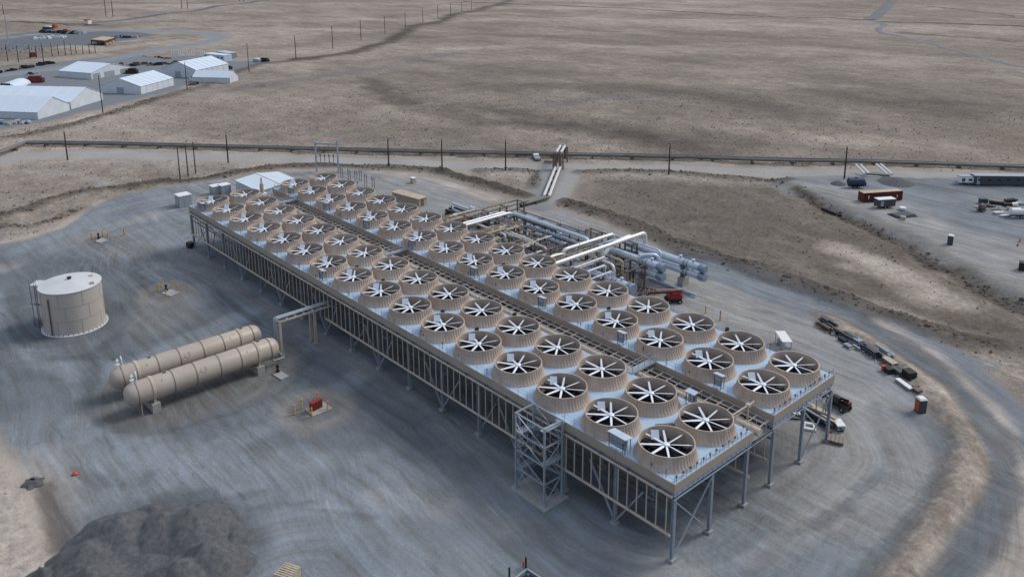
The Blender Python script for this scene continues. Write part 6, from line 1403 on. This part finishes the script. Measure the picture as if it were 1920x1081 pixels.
# ---------------------------------------------------------------- gravel heap, wood and well frame at the lower edge
def gravel_pile():
    cx, cy = 36.6, 51.2; n = 150; vs = []; xs = np.linspace(-17, 17, n); XX, YY = np.meshgrid(xs, xs, indexing='ij')
    rp = np.random.RandomState(4); h = np.full(XX.shape, -3.0); wx = XX+(fbm(XX*.3, YY*.3, 3, 61)-.5)*2.2; wy = YY+(fbm(XX*.3+9, YY*.3, 3, 62)-.5)*2.2
    for k in range(9):
        a = k*.698+rp.uniform(-.15, .15); r_ = rp.uniform(5.8, 7.2); H_ = rp.uniform(3.2, 3.9); h = np.maximum(h, H_-.60*np.hypot(wx-r_*math.cos(a), wy-r_*math.sin(a)))
    for k in range(9):
        a = k*.70+.3+rp.uniform(-.2, .2); r_ = rp.uniform(9.5, 11); h = np.maximum(h, rp.uniform(1.2, 2.2)-.6*np.hypot(wx-r_*math.cos(a), wy-r_*math.sin(a)))
    h = np.maximum(h, 1.0-.12*np.hypot(wx, wy)); h = h+(fbm(XX*.9, YY*.9, 4, 86)-.5)*.26; d = np.where(h > -.15, .5, 2.0)
    h = np.maximum(h, -.3)
    o = (cx, cy, 0); mb = MB(); vs = np.stack([XX, YY, h+.05], -1).reshape(-1, 3)
    idx = np.arange(n*n).reshape(n, n); qd = np.stack([idx[:-1, :-1], idx[1:, :-1], idx[1:, 1:], idx[:-1, 1:]], -1).reshape(-1, 4); dc = (h[:-1, :-1]).ravel(); qd = qd[dc > -.28]
    mb._a(vs.tolist(), [tuple(map(int, f)) for f in qd]); ob = mb.build('gravel_pile', M['pile'], smooth=False); ob.location = o
    ob.data.polygons.foreach_set('use_smooth', [True]*len(ob.data.polygons)); tag(ob, 'big dark grey gravel heap with a hollow top at the lower left', 'gravel heap')
gravel_pile()
p = GG(62, 905); t = MB(p); t.lathe([(1.4, 0), (1.0, .25), (.5, .5), (.05, .6)], p, 20, rf=lambda k, j: .25*math.sin(k*1.7+j)); tag(t.build('soil_mound', M['pile'], smooth=True), 'small dark mound on the pale dirt at the left edge', 'mound')
def pallets():
    p = GG(540, 1090); t = thing('pallet_stack', 'pale wooden pallets stacked at the bottom edge right of the gravel heap', 'pallet stack', p, .5)
    for k in range(6):
        b = MB()
        for j in range(7): b.box(-.6+.01, .6, -.6+j*.18, -.6+j*.18+.11, k*.15+.1, k*.15+.125)
        for x in (-.55, 0, .55): b.box(x-.04, x+.04, -.6, .6, k*.15, k*.15+.1)
        o = b.build('pallet', M['lumber'], t); o.rotation_euler = (0, 0, random.uniform(-.05, .05)); o.scale = (1.8, 1.8, 1.8)
pallets()
def wellframe():
    p = GG(990, 1092); t = thing('cellar_frame', 'square dark steel well cellar frame at the bottom edge of the picture', 'well frame', p, .1); s = 1.9
    for k in range(4):
        a = k*math.pi/2+.78; b = (k+1)*math.pi/2+.78; MB().bar((s*math.cos(a), s*math.sin(a), .25), (s*math.cos(b), s*math.sin(b), .25), .2, .25).build('frame_side', M['steel'], t)
    MB().rbox((0, 0, .06), (2.2, 2.2, .1), .0).build('pit_cover', M['dark'], t); MB().lathe([(.15, 0), (.15, 1.1)], (0, 0, .1), 10).build('well_casing', M['rack'], t)
wellframe()
for a, b, tl, lab in [(955, 1084, 1066, 'short black post standing left of the well cellar frame'), (986, 1065, 1046, 'black post standing behind the well cellar frame next to the red valve')]:
    p = GG(a, b); o = MB(p).lathe([(.12, -.1), (.12, 1.5), (.04, 1.6)], p, 12).build('post', M['black'], smooth=True); tag(o, lab, 'post')
p = GG(981, 1062); t = thing('valve', 'small red hand valve beside the black post at the bottom edge', 'valve', p); MB().lathe([(.06, 0), (.06, .7)], (0, 0, 0), 8).build('stem', M['dark'], t); MB().lathe([(.2, .7), (.2, .78)], (0, 0, 0), 14).build('hand_wheel', M['orange'], t)
# ---------------------------------------------------------------- scrub tufts over the near plain
def scrub():
    r = np.random.RandomState(3); N = 15000; X0 = r.uniform(-60, 330, N); Y0 = r.uniform(-330, 110, N)
    i = np.clip(np.searchsorted(ax, X0)-1, 0, len(ax)-2); j = np.clip(np.searchsorted(ay, Y0)-1, 0, len(ay)-2)
    bl = built[i, j]; ok = (bl < -2) & (np.hypot(X0-CAM[0], Y0-CAM[1]) < 420)
    dens = fbm(X0*.05, Y0*.05, 3, 91); ok &= (dens > .42) | (r.rand(N) < .35)
    X0, Y0, Z0 = X0[ok], Y0[ok], Z[i, j][ok]; n = len(X0); m = 5
    sz = r.uniform(.10, .26, n)*(1+.5*r.rand(n)); a0 = r.uniform(0, 6.28, n); V = []; F = []
    ang_ = a0[:, None]+np.arange(m)[None]*2*np.pi/m; rr = sz[:, None]*r.uniform(.7, 1.25, (n, m))
    ringv = np.stack([X0[:, None]+rr*np.cos(ang_), Y0[:, None]+rr*np.sin(ang_), np.repeat((Z0-.1)[:, None], m, 1)], -1)
    top = np.stack([X0[:, None]+rr*.55*np.cos(ang_+.5), Y0[:, None]+rr*.55*np.sin(ang_+.5), Z0[:, None]+(sz*.75)[:, None]*r.uniform(.6, 1.2, (n, m))], -1)
    V = np.concatenate([ringv, top], 1).reshape(-1, 3); base = (np.arange(n)*2*m)[:, None]
    k = np.arange(m); side = np.stack([k, (k+1) % m, m+(k+1) % m, m+k], -1); Fq = (base[:, :, None]+side[None]).reshape(-1, 4); Ft = (base+m+k[None])
    me = bpy.data.meshes.new('scrub'); fl = Fq.tolist()+Ft.tolist(); me.from_pydata(V.tolist(), [], fl); me.update()
    mt = mat('sage_scrub', (.17, .15, .13), .95, 0, .25, .6); me.materials.append(mt); o = bpy.data.objects.new('scrub', me); C.objects.link(o); tag(o, 'low dry grey brown sagebrush scattered over the plain', 'scrub', None, 'stuff')
scrub()

def berm_rocks():
    r = np.random.RandomState(11); V = []; F = []
    for pts, wd, st, hh in dark_lines[:10]:
        if hh <= 0 and st < .7: continue
        P = W2(pts)
        for a, b in zip(P[:-1], P[1:]):
            L = np.hypot(*(b-a)); d = (b-a)/L; n = np.array([-d[1], d[0]])
            for _ in range(int(L*2.2)):
                q = a+(b-a)*r.rand()+n*r.normal(0, wd*.62)
                if np.hypot(q[0]-CAM[0], q[1]-CAM[1]) > 430: continue
                z = gzi(q[0], q[1]); s_ = r.uniform(.12, .42)*(1 if r.rand() < .9 else 1.6); a0 = r.rand()*6.28; m = 6; k0 = len(V)
                for zz, f in ((-.1, 1.0), (.35, .95), (.72, .5)):
                    for k in range(m): t = a0+k*1.047; rr = s_*f*r.uniform(.7, 1.25); V.append((q[0]+rr*math.cos(t), q[1]+rr*math.sin(t), z+s_*zz*r.uniform(.8, 1.2)))
                for u in range(2):
                    for k in range(m): F.append((k0+u*m+k, k0+u*m+(k+1) % m, k0+(u+1)*m+(k+1) % m, k0+(u+1)*m+k))
                F.append(tuple(k0+2*m+k for k in range(m)))
    me = bpy.data.meshes.new('berm_rubble'); me.from_pydata(V, [], F); me.update(); me.materials.append(mat('berm_soil', (.15, .128, .11), .95, 0, .35, .5)); o = bpy.data.objects.new('berm_rubble', me); C.objects.link(o); tag(o, 'dark clods and brush along the bank of soil around the gravel pad', 'rubble', None, 'stuff')
berm_rocks()
